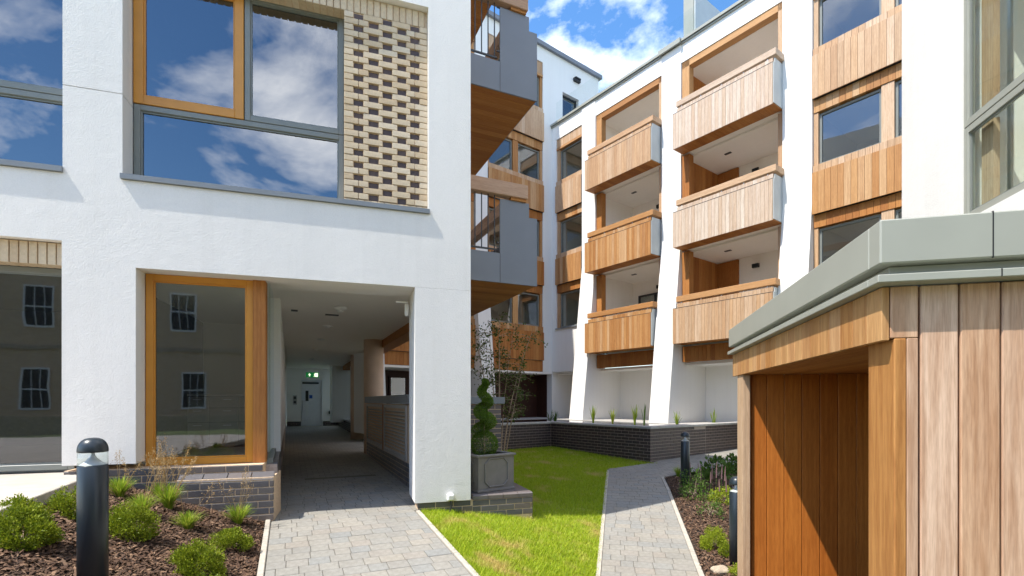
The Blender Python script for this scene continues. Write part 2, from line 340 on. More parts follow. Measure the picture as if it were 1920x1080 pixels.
# ------------------------------------------------------------------ place: frames and ground heights
FO = (-0.5236, 6.2832)
FX = (0.95284, 0.30347); QX = (0.91247, 0.40914); QY = (-0.40914, 0.91247)
KX = (1.636, 20.368); WX = (0.60682, -0.79484); BX = (0.79484, 0.60682)
M_F = frame_m(FO, FX); M_Q = frame_m(FO, QX); M_W = frame_m(KX, WX); M_B = frame_m(KX, BX)
SHX = (0.9722, -0.23416); M_S = frame_m((1.565, 2.05), SHX)
def qc(X, Y): return ((X-FO[0])*QX[0]+(Y-FO[1])*QX[1], (X-FO[0])*QY[0]+(Y-FO[1])*QY[1])
def qw(x, y): return (FO[0]+x*QX[0]+y*QY[0], FO[1]+x*QX[1]+y*QY[1])
def zdrive(y): return 0.46+0.06*y if y < 0 else 0.46+0.010*y
def zpath(Y): return -0.03+0.0846*(Y-5.45) if Y < 8.88 else 0.26+0.038*(Y-8.88)
PD = (0.208, 0.978); PO = (0.885, 5.24)
def lat(X, Y): return (X-PO[0])*PD[1]-(Y-PO[1])*PD[0]
def gz(X, Y):
    a, b = qc(X, Y); l = lat(X, Y); zd = max(zdrive(b), 0.1); zp = min(max(zpath(Y), -0.2), 0.5)
    if a < -3.9: return 1.03
    if a < -2.33: return zd-0.03+(1.0-zd)*((-2.33-a)/1.57)
    if a < -0.65: return zd
    if l < 0:
        w = (a+0.65)/((a+0.65)-l); w = w**1.4; return zd*(1-w)+zp*w
    return zp+(0.02 if l > 1.1 else 0)

# ------------------------------------------------------------------ ground
def build_ground():
    xs = np.concatenate([np.array([-400, -120, -50, -25]), np.arange(-14, 15, 0.5), np.array([25, 50, 120, 400])])
    ys = np.concatenate([np.array([-400, -120, -50, -25, -12]), np.arange(-5, 26, 0.5), np.array([40, 80, 150, 400])])
    V = [(x, y, (gz(x, y) if -14 <= x <= 14.5 and -5 <= y <= 25.5 else -0.1)-0.10) for y in ys for x in xs]; n = len(xs)
    Fi = np.array([(j*n+i, j*n+i+1, (j+1)*n+i+1, (j+1)*n+i) for j in range(len(ys)-1) for i in range(n-1)])
    o = bpy.data.objects.new('ground', idx_mesh('ground', V, Fi, 'ground_far')); COL.objects.link(o); tag(o, 'green ground sheet running out under and beyond the courtyard', 'ground', kind='structure')
build_ground()
def sheet(name, fn_pts, nx, ny, mat, dz):
    """fn_pts(s,t)->(X,Y); z from gz + dz"""
    V = []
    for j in range(ny+1):
        for i in range(nx+1):
            X, Y = fn_pts(i/nx, j/ny); V.append((X, Y, gz(X, Y)+dz))
    Fi = np.array([(j*(nx+1)+i, j*(nx+1)+i+1, (j+1)*(nx+1)+i+1, (j+1)*(nx+1)+i) for j in range(ny) for i in range(nx)])
    o = bpy.data.objects.new(name, idx_mesh(name, V, Fi, mat, True)); COL.objects.link(o); OFF[o] = Vector((0, 0, 0)); return o

# left bank of soil, right bed, lawn soil
def lerp(a, b, t): return a+(b-a)*t
bedL = sheet('planting_bed', lambda s, t: qw(lerp(-3.9, -2.332, s), lerp(-4.6, 0.9, t)), 40, 90, 'soil', 0.0)
tag(bedL, 'sloping soil bank covered in bark between paved path and driveway', 'planting bed', kind='structure')
def pw(l, m): return (PO[0]+PD[1]*l+PD[0]*m, PO[1]-PD[0]*l+PD[1]*m)
bedR = sheet('planting_bed', lambda s, t: pw(lerp(1.105, 3.4, s), lerp(-3.0, 4.75+s*1.3, t)), 30, 60, 'soil', 0.0)
tag(bedR, 'bark covered soil bed between garden path and timber shed', 'planting bed', kind='structure')
# lawn between the driveway kerb and the path
C0 = Vector((3.217, 11.529)); C1 = Vector((1.12, 14.275)); AX = Vector((-0.60682, 0.79484)); BXV = Vector(BX)
def lawn_xy(s, t):
    Y = lerp(2.6, 14.4, t); b = 0
    # left edge: drive kerb until the facade, then the column / enclosure line
    xl = FO[0]+(-0.65)*QX[0]+((Y-FO[1]+0.65*QX[1])/QY[1])*QY[0]
    if Y > 5.9: xl = max(xl, -1.1) if Y < 8 else -0.6
    xr = PO[0]+(Y-PO[1])*PD[0]/PD[1]+0.005
    if Y > 10.7: xr = 2.03+(Y-10.7)*1.55 if Y < 11.4 else C0.x-(Y-C0.y)*0.763
    return (lerp(xl, xr, s), Y)
lawn = sheet('lawn_soil', lawn_xy, 40, 120, 'lawn_soil', -0.012); tag(lawn, 'thin green soil under the lawn blades', 'lawn', kind='structure')

def grass():
    n = 150000
    t = RNG.random(n); t = t**1.35; s = RNG.random(n)*1.012-0.006
    base = np.array([(*lawn_xy(a, b), 0) for a, b in zip(s, t)])
    base[:, 2] = [gz(x, y) for x, y in base[:, :2]]
    ang = RNG.random(n)*2*np.pi; h = 0.018+0.034*RNG.random(n)**1.6; far = (base[:, 1] > 7.5); h[far] *= 1.1
    w = np.where(far, 0.0045, 0.0028)+0.0015*RNG.random(n)
    d = np.stack([np.cos(ang), np.sin(ang), np.zeros(n)], 1); lean = np.stack([np.cos(ang+1.3), np.sin(ang+1.3), np.zeros(n)], 1)*(1.6*RNG.random(n)*h)[:, None]
    tip = base+lean; tip[:, 2] += h
    V = np.stack([base-d*w[:, None]+[0, 0, -0.01], base+d*w[:, None]+[0, 0, -0.01], tip], 1)
    o = bpy.data.objects.new('lawn', arr_mesh('lawn', V, 3, 'lawn_blade')); COL.objects.link(o)
    tag(o, 'mown green lawn with dry patches between the driveway and the path', 'lawn', kind='stuff')
grass()
def chips(name, fn, n, label, sc=1.0):
    s = RNG.random(n); t = RNG.random(n)
    c = np.array([(*fn(a, b), 0) for a, b in zip(s, t)]); c[:, 2] = [gz(x, y) for x, y in c[:, :2]]
    c[:, 2] += 0.004+0.026*RNG.random(n)**1.5
    a = RNG.random(n)*2*np.pi; el = (RNG.random(n)-0.5)*1.3
    ln = (0.011+0.030*RNG.random(n)**2)*sc; wd = (0.004+0.009*RNG.random(n))*sc
    big = RNG.random(n) < 0.02; ln[big] *= 2.2
    d = np.stack([np.cos(a)*np.cos(el), np.sin(a)*np.cos(el), np.sin(el)], 1); u = np.stack([-np.sin(a), np.cos(a), (RNG.random(n)-0.5)*0.8], 1)
    up = np.array([0, 0, 1.0])
    p0 = c-d*ln[:, None]; p1 = c+d*ln[:, None]; p2 = c+u*wd[:, None]+up*0.002; p3 = c-u*wd[:, None]+up*0.003; p4 = c+up*(wd*0.7)[:, None]
    V = np.concatenate([np.stack([p0, p3, p4], 1), np.stack([p3, p1, p4], 1), np.stack([p1, p2, p4], 1), np.stack([p2, p0, p4], 1)], 0)
    # weld islands: index mesh so that each chip is one island
    Vv = np.stack([p0, p1, p2, p3, p4], 1).reshape(-1, 3); k = np.arange(n)*5
    Fi = np.concatenate([np.stack([k, k+3, k+4], 1), np.stack([k+3, k+1, k+4], 1), np.stack([k+1, k+2, k+4], 1), np.stack([k+2, k, k+4], 1)], 0)
    o = bpy.data.objects.new(name, idx_mesh(name, Vv, Fi, 'bark')); COL.objects.link(o); tag(o, label, 'bark mulch', kind='stuff')
chips('bark_mulch', lambda a, b: qw(lerp(-3.87, -2.35, a), lerp(-3.6, 0.75, b)), 42000, 'brown bark chips spread over the left bank')
chips('bark_mulch', lambda a, b: pw(lerp(1.125, 3.0, a), lerp(-1.2, 4.7+a, b)), 26000, 'brown bark chips spread over the bed by the shed', 1.15)

# paved driveway and path ---------------------------------------------------
def pave(parent, width_x0, width_x1, y0, y1, zf, slope_f, lim, name='paver', dep=0.165):
    cnt = 0; y = y0; row = 0
    while y < y1 and cnt < lim:
        x = width_x0+(-0.06 if row % 2 else 0.0)
        rr = random.Random(row*13+5)
        while x < width_x1-0.02 and cnt < lim:
            w = rr.choice((0.14, 0.18, 0.21, 0.16, 0.21)); xa = max(x, width_x0); xb = min(x+w, width_x1)
            if width_x1-xb < 0.07: xb = width_x1
            if xb-xa > 0.03:
                zc = zf(y+dep/2)
                o = put(name, box_mesh(xb-xa-0.005, dep-0.005, 0.05, 'paver', 0.003), ((xa+xb)/2, y+dep/2, zc-0.025+rr.uniform(-0.0012, 0.0012)), parent, (math.atan(slope_f(y))+rr.uniform(-.003, .003), rr.uniform(-.004, .004), rr.uniform(-.003, .003))); cnt += 1
            x = x+w if xb < width_x1 else width_x1
        y += dep; row += 1
    return y
# driveway: base slab in the Q frame
def strip_mesh(name, x0, x1, ys, zf, mat, drop):
    V = []
    for y in ys: V += [(x0, y, zf(y)-drop), (x1, y, zf(y)-drop)]
    Fi = np.array([(2*i, 2*i+1, 2*i+3, 2*i+2) for i in range(len(ys)-1)]); return idx_mesh(name, V, Fi, mat)
drv = bpy.data.objects.new('driveway', strip_mesh('driveway', -2.34, -0.645, [-9, -4, -2, -1, 0, 3.2], zdrive, 'joint_sand', 0.007)); COL.objects.link(drv); drv.matrix_world = M_Q; OFF[drv] = Vector((0, 0, 0))
tag(drv, 'grey block paved driveway running into the covered passage', 'driveway', kind='structure')
yend = pave(drv, -2.28, -0.70, -2.30, 3.2, zdrive, lambda y: 0.06 if y < 0 else 0.01, 290)
put('paving_beyond', strip_mesh('paving_beyond', -2.34, 0.35, [yend, 8, 14, 21], zdrive, 'paver_far', 0.002), (0, 0, 0), drv)
put('paving_edge', strip_mesh('paving_edge', -0.70, -0.38, [0.1, yend], zdrive, 'paver_far', 0.002), (0, 0, 0), drv)
for i in range(8):
    y0 = -7.1+i*0.915+0.12
    for xs in ((-2.335, -2.285), (-0.695, -0.645)):
        ya, yb = y0, y0+0.905
        if xs[0] > -1 and yb > 0.05: yb = 0.02
        if yb-ya > 0.1:
            put('kerb_stone', box_mesh(xs[1]-xs[0], yb-ya, 0.12, 'kerb', 0.006), ((xs[0]+xs[1])/2, (ya+yb)/2, zdrive((ya+yb)/2)-0.045), drv, (math.atan(0.06), 0, 0))
M_P = frame_m((PO[0], PO[1]), (PD[1], -PD[0]))
def zp_m(m): return zpath(PO[1]+PD[1]*m)
pth = bpy.data.objects.new('garden_path', strip_mesh('garden_path', 0.0, 1.12, [-8, -3, 0, 2, 3.7, 5.7], lambda m: max(zp_m(m), -0.8), 'joint_sand', 0.007)); COL.objects.link(pth); pth.matrix_world = M_P; OFF[pth] = Vector((0, 0, 0))
tag(pth, 'grey block paved garden path curving round the pond wall', 'path', kind='structure')
pave(pth, 0.05, 1.06, -1.3, 5.6, zp_m, lambda m: 0.083 if m < 3.7 else 0.037, 290, dep=0.16)
for i in range(8):
    for xs, mx in (((0.0, 0.05), 5.62), ((1.06, 1.115), 4.85)):
        ya = -1.9+i*0.915; yb = min(ya+0.905, mx)
        if yb-ya > 0.1: put('kerb_stone', box_mesh(xs[1]-xs[0], yb-ya, 0.12, 'kerb', 0.005), ((xs[0]+xs[1])/2, (ya+yb)/2, zp_m((ya+yb)/2)-0.048), pth, (math.atan(0.083 if ya < 3.5 else 0.037), 0, 0))
# paved area where the path turns along the pond
def pav_xy(s, t):
    A = Vector(pw(0.0, 5.55)); B = Vector(pw(1.1, 4.75)); D = Vector((C0.x-0.06, C0.y-0.02)); 
    lo = B.lerp(B+BXV*6.0, s) if s > 0 else B
    p = A.lerp(B, s) if False else None
    if s < 0.2: top = A.lerp(D, s/0.2); bot = A.lerp(B, s/0.2)
    else: k = (s-0.2)/0.8; top = D+BXV*6.5*k; bot = B+BXV*6.5*k
    q = bot.lerp(top, t); return (q.x, q.y)
pav = sheet('path_turn', pav_xy, 40, 8, 'paver_far', 0.004); tag(pav, 'block paving where the path turns along the pond wall', 'path', kind='structure')
# raised concrete path at the far left
lp = bpy.data.objects.new('raised_path', box_mesh(6.0, 7.0, 0.3, 'concrete')); COL.objects.link(lp); lp.matrix_world = M_Q @ Matrix.Translation((-6.93, -1.75, 0.90)); OFF[lp] = Vector((0, 0, 0))
tag(lp, 'pale concrete path along the white building at the left', 'path', kind='structure')
for i in range(6): put('kerb_stone', box_mesh(0.05, 0.905, 0.2, 'kerb', 0.006), (3.03, -3.03+i*0.915, 0.065), lp)

# ------------------------------------------------------------------ brick walls
def brick_run(parent, x0, x1, yf, z0, n, mat, axis='x', sign=-1, cnt=None, L=0.215, H=0.065, J=0.010, proud=0.006, depth=0.05, name='brick'):
    """face bricks on a plane; axis x: wall runs along x with face at y=yf looking to -y (sign -1)"""
    made = 0
    for r in range(n):
        z = z0+r*(H+J)+H/2; x = x0-((L+J)/2 if r % 2 else 0)
        while x < x1:
            a = max(x, x0); b = min(x+L, x1)
            if b-a > 0.03 and (cnt is None or made < cnt):
                j = random.uniform(-0.0015, 0.0015); yc = yf-sign*(-1)*0+sign*(proud-depth/2)+j
                if axis == 'x': put(name, box_mesh(b-a, depth, H, mat, 0.003), ((a+b)/2, yc, z), parent)
                else: put(name, box_mesh(depth, b-a, H, mat, 0.003), (yc, (a+b)/2, z), parent)
                made += 1
            x += L+J
    return made

# ------------------------------------------------------------------ windows
def window(parent, x0, x1, z0, z1, y, fw, mat, pane='pane_coated', depth=0.07, name='window', inner=True):
    w = boxes(name, [(x0, x0+fw, y, y+depth, z0, z1), (x1-fw, x1, y, y+depth, z0, z1), (x0+fw, x1-fw, y, y+depth, z0, z0+fw), (x0+fw, x1-fw, y, y+depth, z1-fw, z1)], mat, parent, 0.004 if inner else 0)
    box('pane', x0+fw-0.004, x1-fw+0.004, y+depth*0.5, y+depth*0.5+0.012, z0+fw-0.004, z1-fw+0.004, pane, w)
    if inner:
        g = 0.018
        a, b, c, d = x0+fw, x1-fw, z0+fw, z1-fw
        boxes('glazing_bead', [(a, a+g, y+depth*0.28, y+depth*0.5-0.001, c, d), (b-g, b, y+depth*0.28, y+depth*0.5-0.001, c, d), (a+g, b-g, y+depth*0.28, y+depth*0.5-0.001, c, c+g), (a+g, b-g, y+depth*0.28, y+depth*0.5-0.001, d-g, d)], 'frame_grey' if mat != 'frame_orange' else 'frame_orange', w)
    return w
def room(parent, x0, x1, y0, y1, z0, z1, mat='room', name='room_lining'):
    t = 0.04
    return boxes(name, [(x0, x1, y1-t, y1, z0, z1), (x0, x0+t, y0, y1-t, z0, z1), (x1-t, x1, y0, y1-t, z0, z1), (x0+t, x1-t, y0, y1-t, z0, z0+t), (x0+t, x1-t, y0, y1-t, z1-t, z1)], mat, parent)

# ------------------------------------------------------------------ front building
TOP = 13.0
FB = root('apartment_building', M_F, 'white rendered block with orange framed windows, covered passage and grey sided balconies', 'building', None)
T = 0.34
boxes('wall', [(-4.217, -3.586, 0, T, 1.145, 3.197), (-9, -4.217, 0, T, 3.42, 4.105), (-4.217, 0, 0, T, 3.197, 4.105),
               (-4.21, -3.703, 0, T, 4.105, 4.990), (-4.21, -3.703, 0, T, 4.998, 6.66), (-0.533, 0, 0, T, 4.105, 6.66), (-9, 0, 0, T, 6.66, TOP),
               (-9, -8, 0, T, 0.6, 3.42), (-9, -8, 0, T, 4.105, 6.66)], 'render_white', FB)
boxes('pillar', [(-0.697, 0, 0, 0.66, 0.547, 3.195), ], 'render_white', FB)
boxes('lintel', [(-3.586, 0, T, 0.64, 3.20, 4.0)], 'render_white', FB)
# sills
for x0, x1 in ((-3.715, -0.52), (-8.2, -4.205)):
    prism('sill', [(-0.032, 4.108), (0.245, 4.108), (0.245, 4.185), (-0.032, 4.160)], x0, x1, 'sill_grey', FB)
# upper window group
window(FB, -3.693, -2.619, 5.046, 6.50, 0.235, 0.092, 'frame_orange')
window(FB, -2.612, -1.524, 5.046, 6.50, 0.245, 0.060, 'frame_grey')
window(FB, -3.693, -1.524, 4.190, 5.040, 0.245, 0.060, 'frame_grey')
window(FB, -5.6, -4.22, 4.190, 5.000, 0.245, 0.06, 'frame_grey'); window(FB, -5.6, -4.22, 5.006, 6.50, 0.245, 0.06, 'frame_grey')
window(FB, -8.0, -5.61, 4.190, 6.50, 0.245, 0.06, 'frame_grey')
room(FB, -3.72, -0.5, 0.35, 4.2, 4.1, 6.7, 'dark_room'); room(FB, -8.1, -4.15, 0.35, 4.2, 4.1, 6.7, 'dark_room')
# soldier course and patterned brick panel
pan = box('brick_panel', -1.52, -0.533, 0.10, 0.30, 4.165, 6.66, 'mortar', FB)
zc = 4.170; courses = []
x = -1.515
while x < -0.56:
    box('brick', x, x+0.068, 0.075, 0.12, zc, zc+0.045, 'brick_cream', pan, 0.003); x += 0.077
NC = 30; ch = (6.455-4.225)/NC; H = ch-0.008
for r in range(NC):
    z0 = 4.225+r*ch
    def bb(a, b, m='brick_cream', y=0.070): box('brick', -1.518+a, -1.518+b, y+random.uniform(-.002, .002), y+0.06, z0, z0+H, m, pan, 0.003)
    if r % 2 == 0:
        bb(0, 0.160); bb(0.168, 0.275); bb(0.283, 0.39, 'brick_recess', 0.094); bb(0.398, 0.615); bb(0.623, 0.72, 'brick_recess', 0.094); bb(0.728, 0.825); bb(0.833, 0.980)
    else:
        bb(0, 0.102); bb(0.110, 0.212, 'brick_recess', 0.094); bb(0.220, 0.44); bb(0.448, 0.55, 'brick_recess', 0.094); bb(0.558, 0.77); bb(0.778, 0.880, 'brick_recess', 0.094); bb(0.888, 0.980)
sol = box('brick_lintel', -3.703, -0.534, 0.106, 0.245, 6.462, 6.655, 'mortar', FB)
x = -3.70
while x < -0.6: box('brick', x, x+0.066, 0.085, 0.24, 6.458, 6.65, 'brick_cream', sol, 0.003); x += 0.0765
sol = box('brick_lintel', -8.0, -4.218, 0.106, 0.245, 3.19, 3.415, 'mortar', FB)
x = -5.75
while x < -4.28: box('brick', x, x+0.066, 0.085, 0.24, 3.186, 3.41, 'brick_cream', sol, 0.003); x += 0.0765
# lower windows
window(FB, -3.58, -2.52, 1.09, 3.195, 0.235, 0.07, 'frame_orange', 'pane_window')
box('timber_post', -2.517, -2.385, 0.20, 0.33, 1.09, 3.195, 'wood_orange', FB, 0.004)
window(FB, -6.3, -4.22, 1.08, 3.185, 0.245, 0.06, 'frame_grey', 'pane_window'); window(FB, -8.0, -6.31, 1.08, 3.185, 0.245, 0.06, 'frame_grey', 'pane_coated')
room(FB, -8.1, -4.0, 0.35, 4.6, 1.0, 3.4, 'dark_room')
# brick plinth under the lower window, with a splayed course
pl = boxes('plinth', [(-4.217, -2.39, 0.04, 0.45, 0.30, 1.086), (-3.2, -2.262, -0.075, 0.5, 0.30, 0.955)], 'mortar', FB)
brick_run(pl, -4.217, -2.39, 0.04, 0.790, 4, 'brick_dark')
brick_run(pl, -3.2, -2.262, -0.075, 0.40, 7, 'brick_dark')
for i in range(4): prism('splay_brick', [(-0.081, 0.93), (0.04, 0.93), (0.04, 1.006), (-0.075, 0.94)], -3.195+i*0.235, -3.195+i*0.235+0.225, 'brick_dark', pl)
cb = box('pillar_base', -0.66, 0.03, 0.03, 0.60, 0.25, 0.545, 'mortar', FB); brick_run(cb, -0.66, 0.03, 0.03, 0.325, 3, 'brick_dark')
# body of the block: passage ceiling, storeys, roof  (passage frame)
QB = root('apartment_building', M_Q, 'upper storeys and covered passage behind the white street front with projecting balconies', 'building', None)
boxes('wall', [(-0.30, 0.0, 0.66, 19.3, 3.62, TOP-0.02), (-9, 0, 19.0, 19.3, 3.62, TOP-0.02)], 'render_far', QB)
box('roof', -9, -0.3, 1.75, 19.0, TOP-0.3, TOP-0.05, 'metal_slate', QB)
boxes('ceiling', [(-2.40, -0.002, 0.68, 1.40, 3.30, 3.55), (-2.40, 0.30, 1.40, 19.2, 3.30, 3.55)], 'plaster', QB)
box('edge_beam', -0.02, 0.30, 1.35, 19.0, 3.12, 3.295, 'wood_orange_y', QB)
pw_l = boxes('passage_wall', [(-2.40, -2.215, 2.08, 19.2, 1.06, 3.30)], 'render_far', QB)
wb = box('wall_base', -2.40, -2.225, 0.52, 19.2, 0.3, 1.058, 'mortar_dark', QB); brick_run(wb, 0.55, 3.2, -2.225, 0.40, 9, 'brick_dark', 'y', 1)
sg = box('side_window', -2.315, -2.300, 0.60, 2.06, 1.10, 3.28, 'pane_clear', QB)
boxes('frame', [(-2.45, -2.405, 1.98, 2.07, 1.06, 3.28), (-2.34, -2.27, 0.58, 1.98, 1.06, 1.12)], 'frame_grey', sg)
# room behind the lower window
boxes('room_lining', [(-4.3, -4.2, 0.95, 4.6, 0.9, 3.3), (-4.2, -2.41, 4.5, 4.6, 0.9, 3.3), (-4.2, -2.41, 0.95, 4.5, 0.9, 1.02), (-4.2, -2.41, 0.95, 4.5, 3.22, 3.30)], 'plaster', QB)
boxes('end_wall', [(-2.215, -1.60, 18.9, 19.1, 0.55, 3.30), (-0.68, 1.2, 18.9, 19.1, 0.55, 3.30), (-1.60, -0.68, 18.9, 19.1, 2.78, 3.30)], 'plaster', QB)
box('skirting', -2.2, -1.62, 18.86, 18.90, 0.55, 0.86, 'brick_far_dark', QB); box('skirting', -0.66, 0.2, 18.86, 18.9, 0.55, 0.86, 'brick_far_dark', QB)
dr = box('door', -1.56, -0.72, 18.95, 19.0, 0.64, 2.72, 'door_paint', QB)
boxes('door_frame', [(-1.60, -1.56, 18.88, 19.0, 0.64, 2.78), (-0.72, -0.68, 18.88, 19.0, 0.64, 2.78), (-1.56, -0.72, 18.88, 19.0, 2.72, 2.78)], 'door_paint', dr)
box('door_closer', -1.56, -0.85, 18.88, 18.94, 2.60, 2.67, 'black', dr); box('vision_panel', -1.42, -1.29, 18.935, 18.95, 1.12, 2.28, 'white_paint', dr)
box('vision_top', -1.42, -1.29, 18.93, 18.936, 1.80, 2.28, 'dark_metal', dr); box('door_notice', -1.26, -1.12, 18.94, 18.95, 1.92, 2.08, 'sign_blue', dr); box('door_notice', -1.26, -1.12, 18.94, 18.95, 1.80, 1.90, 'white_paint', dr)
box('handle', -1.52, -1.49, 18.90, 18.95, 1.35, 1.85, 'alu', dr)
boxes('bench_wall', [(0.02, 0.35, 12.0, 18.9, 0.5, 0.98)], 'brick_far_dark', QB); box('bench_top', 0.0, 0.37, 11.98, 18.88, 0.982, 1.03, 'coping', QB)
boxes('far_pier', [(0.02, 0.36, 13.5, 13.9, 1.03, 3.3), (0.02, 0.36, 16.4, 16.8, 1.03, 3.3)], 'plaster', QB)
for x, y in ((-0.20, 6.62), (-0.05, 10.9)):
    put('round_column', lathe_mesh('round_column', [(0.235, 0.45), (0.235, 3.30)], 'column_buff', 40), (x, y, 0.0), QB)
# balconies on the side
def end_profile(z): return [(-0.05, z), (1.484, z), (1.484, z+1.065), (1.343, z+1.065), (1.343, z+1.285), (0.850, z+1.285), (0.850, z+0.45), (-0.05, z+0.45)]
for z in (3.616, 6.55, 9.48):
    b = prism('balcony', end_profile(z), 1.06, 1.085, 'metal_slate', QB, 'y')
    box('panel_joint', 0.848, 0.852, 1.056, 1.062, z+0.003, z+0.45, 'dark_metal', b)
    prism('balcony_front', [(1.47, z+0.01), (1.484, z+0.01), (1.484, z+1.06), (1.47, z+1.06)], 1.09, 5.2, 'metal_slate', b, 'y')
    box('balcony_floor', 0.002, 1.465, 1.09, 5.2, z+0.03, z+0.22, 'metal_slate', b)
    for i in range(30):
        box('soffit_board', 0.005, 1.47, 1.095+i*0.137, 1.095+i*0.137+0.133, z+0.002, z+0.026, 'wood_orange_x', b)
    rail = boxes('railing', [(0.0, 0.80, 1.065, 1.085, z+0.49, z+0.515), (0.0, 0.80, 1.065, 1.085, z+1.34, z+1.36)]+[(0.02+i*0.105, 0.034+i*0.105, 1.068, 1.082, z+0.5, z+1.35) for i in range(8)]+[(0.80, 0.85, 1.068, 1.082, z+0.6, z+0.62), (0.80, 0.85, 1.068, 1.082, z+1.27, z+1.29)], 'dark_metal', b)
    box('handrail', -0.02, 1.30, 1.00, 1.14, z+1.33, z+1.54, 'wood_iroko_x', b, 0.006)
    box('handrail', 1.16, 1.30, 1.145, 5.2, z+1.33, z+1.54, 'wood_iroko_y', b, 0.006); box('rail_block', 1.02, 1.28, 1.03, 1.12, z+1.287, z+1.328, 'wood_orange_x', b)
    boxes('railing', [(1.40, 1.415, 1.1+i*0.13, 1.115+i*0.13, z+0.3, z+1.04) for i in range(30)], 'dark_metal', b)
# low enclosure with louvres beside the passage
EN = root('bin_enclosure', M_Q, 'low dark brick enclosure with grey louvre doors beside the passage', 'enclosure', None)
EN.matrix_world = M_Q; 
eb = boxes('wall_core', [(-0.42, -0.20, 1.36, 6.30, 0.35, 1.745), (-0.42, 0.96, 1.29, 1.50, 0.35, 1.745), (0.78, 0.96, 1.50, 5.6, 0.35, 1.745)], 'mortar', EN)
brick_run(eb, 0.30, 0.96, 1.29, 0.40, 18, 'brick_dark'); brick_run(eb, 1.5, 3.4, 0.96, 0.40, 18, 'brick_dark', 'y', 1, cnt=60)
brick_run(eb, 1.36, 6.2, -0.42, 0.47, 5, 'brick_dark', 'y', -1)
boxes('coping', [(-0.46, 1.01, 1.25, 1.54, 1.757, 1.862), (-0.46, -0.16, 1.54, 6.3, 1.757, 1.90), (0.74, 1.01, 1.54, 5.64, 1.757, 1.862)], 'sill_grey', EN, 0.004)
for (ya, yb) in ((1.75, 3.75), (3.85, 6.05)):
    d = boxes('louvre_door', [(-0.45, -0.425, ya, ya+0.06, 0.86, 1.73), (-0.45, -0.425, yb-0.06, yb, 0.86, 1.73), (-0.45, -0.425, ya+.06, yb-.06, 0.86, 0.92), (-0.45, -0.425, ya+.06, yb-.06, 1.68, 1.73)], 'louvre_grey', EN)
    for i in range(13): box('louvre_slat', -0.455, -0.422, ya+0.06, yb-0.06, 0.93+i*0.057, 0.93+i*0.057+0.012, 'louvre_grey', d, 0, (0, 0.7, 0))
box('door_stile', -0.455, -0.423, 3.77, 3.84, 0.86, 1.73, 'wood_orange', EN)
# brick step under the planter
ST = root('brick_step', M_F, 'low dark brick step under the square planter beside the white pillar', 'step')
sc_ = box('step_core', 0.03, 0.84, 0.03, 0.95, 0.18, 0.535, 'mortar', ST)
brick_run(sc_, 0.035, 0.84, 0.03, 0.315, 3, 'brick_dark'); brick_run(sc_, 0.03, 0.95, 0.84, 0.315, 3, 'brick_dark', 'y', 1)
for i in range(4): prism('cap_brick', [(0.02, 0.540), (0.95, 0.540), (0.95, 0.600), (0.05, 0.600), (0.02, 0.585)], 0.035+i*0.2035, 0.035+i*0.2035+0.197, 'brick_dark', sc_)

# ------------------------------------------------------------------ boards
def boards(parent, x0, x1, y0, y1, z0, z1, mat, w=0.14, gap=0.006, name='board', bev=0.0, maxn=999):
    n = max(1, round((x1-x0)/w)); ww = (x1-x0)/n
    for i in range(n):
        dj = random.choice((0, 0.002, 0.004))
        box(name, x0+i*ww+gap/2, x0+(i+1)*ww-gap/2, y0+0.0, y1, z0, z1, mat, parent, bev)
def board_strip(parent, x0, x1, y0, y1, z0, z1, mat, w=0.14, gap=0.006, name='board_strip'):
    n = max(1, round((x1-x0)/w)); ww = (x1-x0)/n
    o = boxes(name, [(x0+i*ww+gap/2, x0+(i+1)*ww-gap/2, y0, y1, z0, z1) for i in range(n)], mat, parent); o['kind'] = 'stuff'; return o

# ------------------------------------------------------------------ right wing
W = root('apartment_building', M_W, 'white courtyard wing with sloping fins and stacked timber balconies', 'building')
WT = 0.30
boxes('wall', [(0.0, 0.27, 0, WT, 2.98, 12.4), (0.27, 1.74, 0, WT, 2.98, 4.70), (-0.3, 14.5, 0, WT, 12.4, 13.0), (13.4, 14.5, 0, WT, 1.1, 12.4),
               (2.44, 5.34, 1.35, 1.55, 0.9, 3.0), (6.06, 9.11, 1.35, 1.55, 0.2, 3.0), (2.44, 5.34, 0.26, 1.35, 2.93, 3.01), (6.06, 9.11, 0.26, 1.35, 2.93, 3.01), (9.84, 13.4, 0.05, WT, 0.4, 3.45)], 'render_far', W)
for i, (a, b) in enumerate(((1.745, 2.435), (5.345, 6.055), (9.115, 9.835))):
    prism('fin', [(0.5, 12.398), (-0.03, 12.398), (-0.03, 6.9), (-0.70, 1.10), (-0.70, 0.2), (1.36, 0.2), (1.36, 3.0), (0.5, 3.0)], a, b, 'render_far', W)
    box('fin_top', a, b, -0.03, -0.002, 12.4, 12.96, 'render_far', W)
# parapet cap
boxes('parapet_cap', [(-0.32, 14.5, -0.09, 0.4, 13.02, 13.10), (-0.3, 14.5, -0.05, 0.36, 12.965, 13.0)], 'metal_sage', W)
boxes('parapet_step', [(5.30, 6.10, -0.16, -0.095, 12.97, 13.12)], 'metal_sage', W)
gb = box('glass_balustrade', 0.15, 14.3, 0.10, 0.118, 13.10, 14.0, 'pane_rail', W)
for i in range(5): box('glass_clamp', 0.4+i*2.9, 0.46+i*2.9, 0.085, 0.135, 13.10, 13.24, 'frame_grey', gb)
scr = box('roof_screen', 6.0, 6.35, 0.20, 0.26, 13.10, 14.6, 'metal_sage', W); board_strip(scr, 6.36, 6.40, 0.26, 2.6, 13.1, 14.55, 'wood_pale', 0.14)
boxes('screen_wall', [(6.352, 6.40, 0.23, 2.4, 13.1, 14.58)], 'metal_end', scr)
box('roof', -0.3, 14.5, WT, 9.0, 12.6, 12.9, 'metal_slate', W)
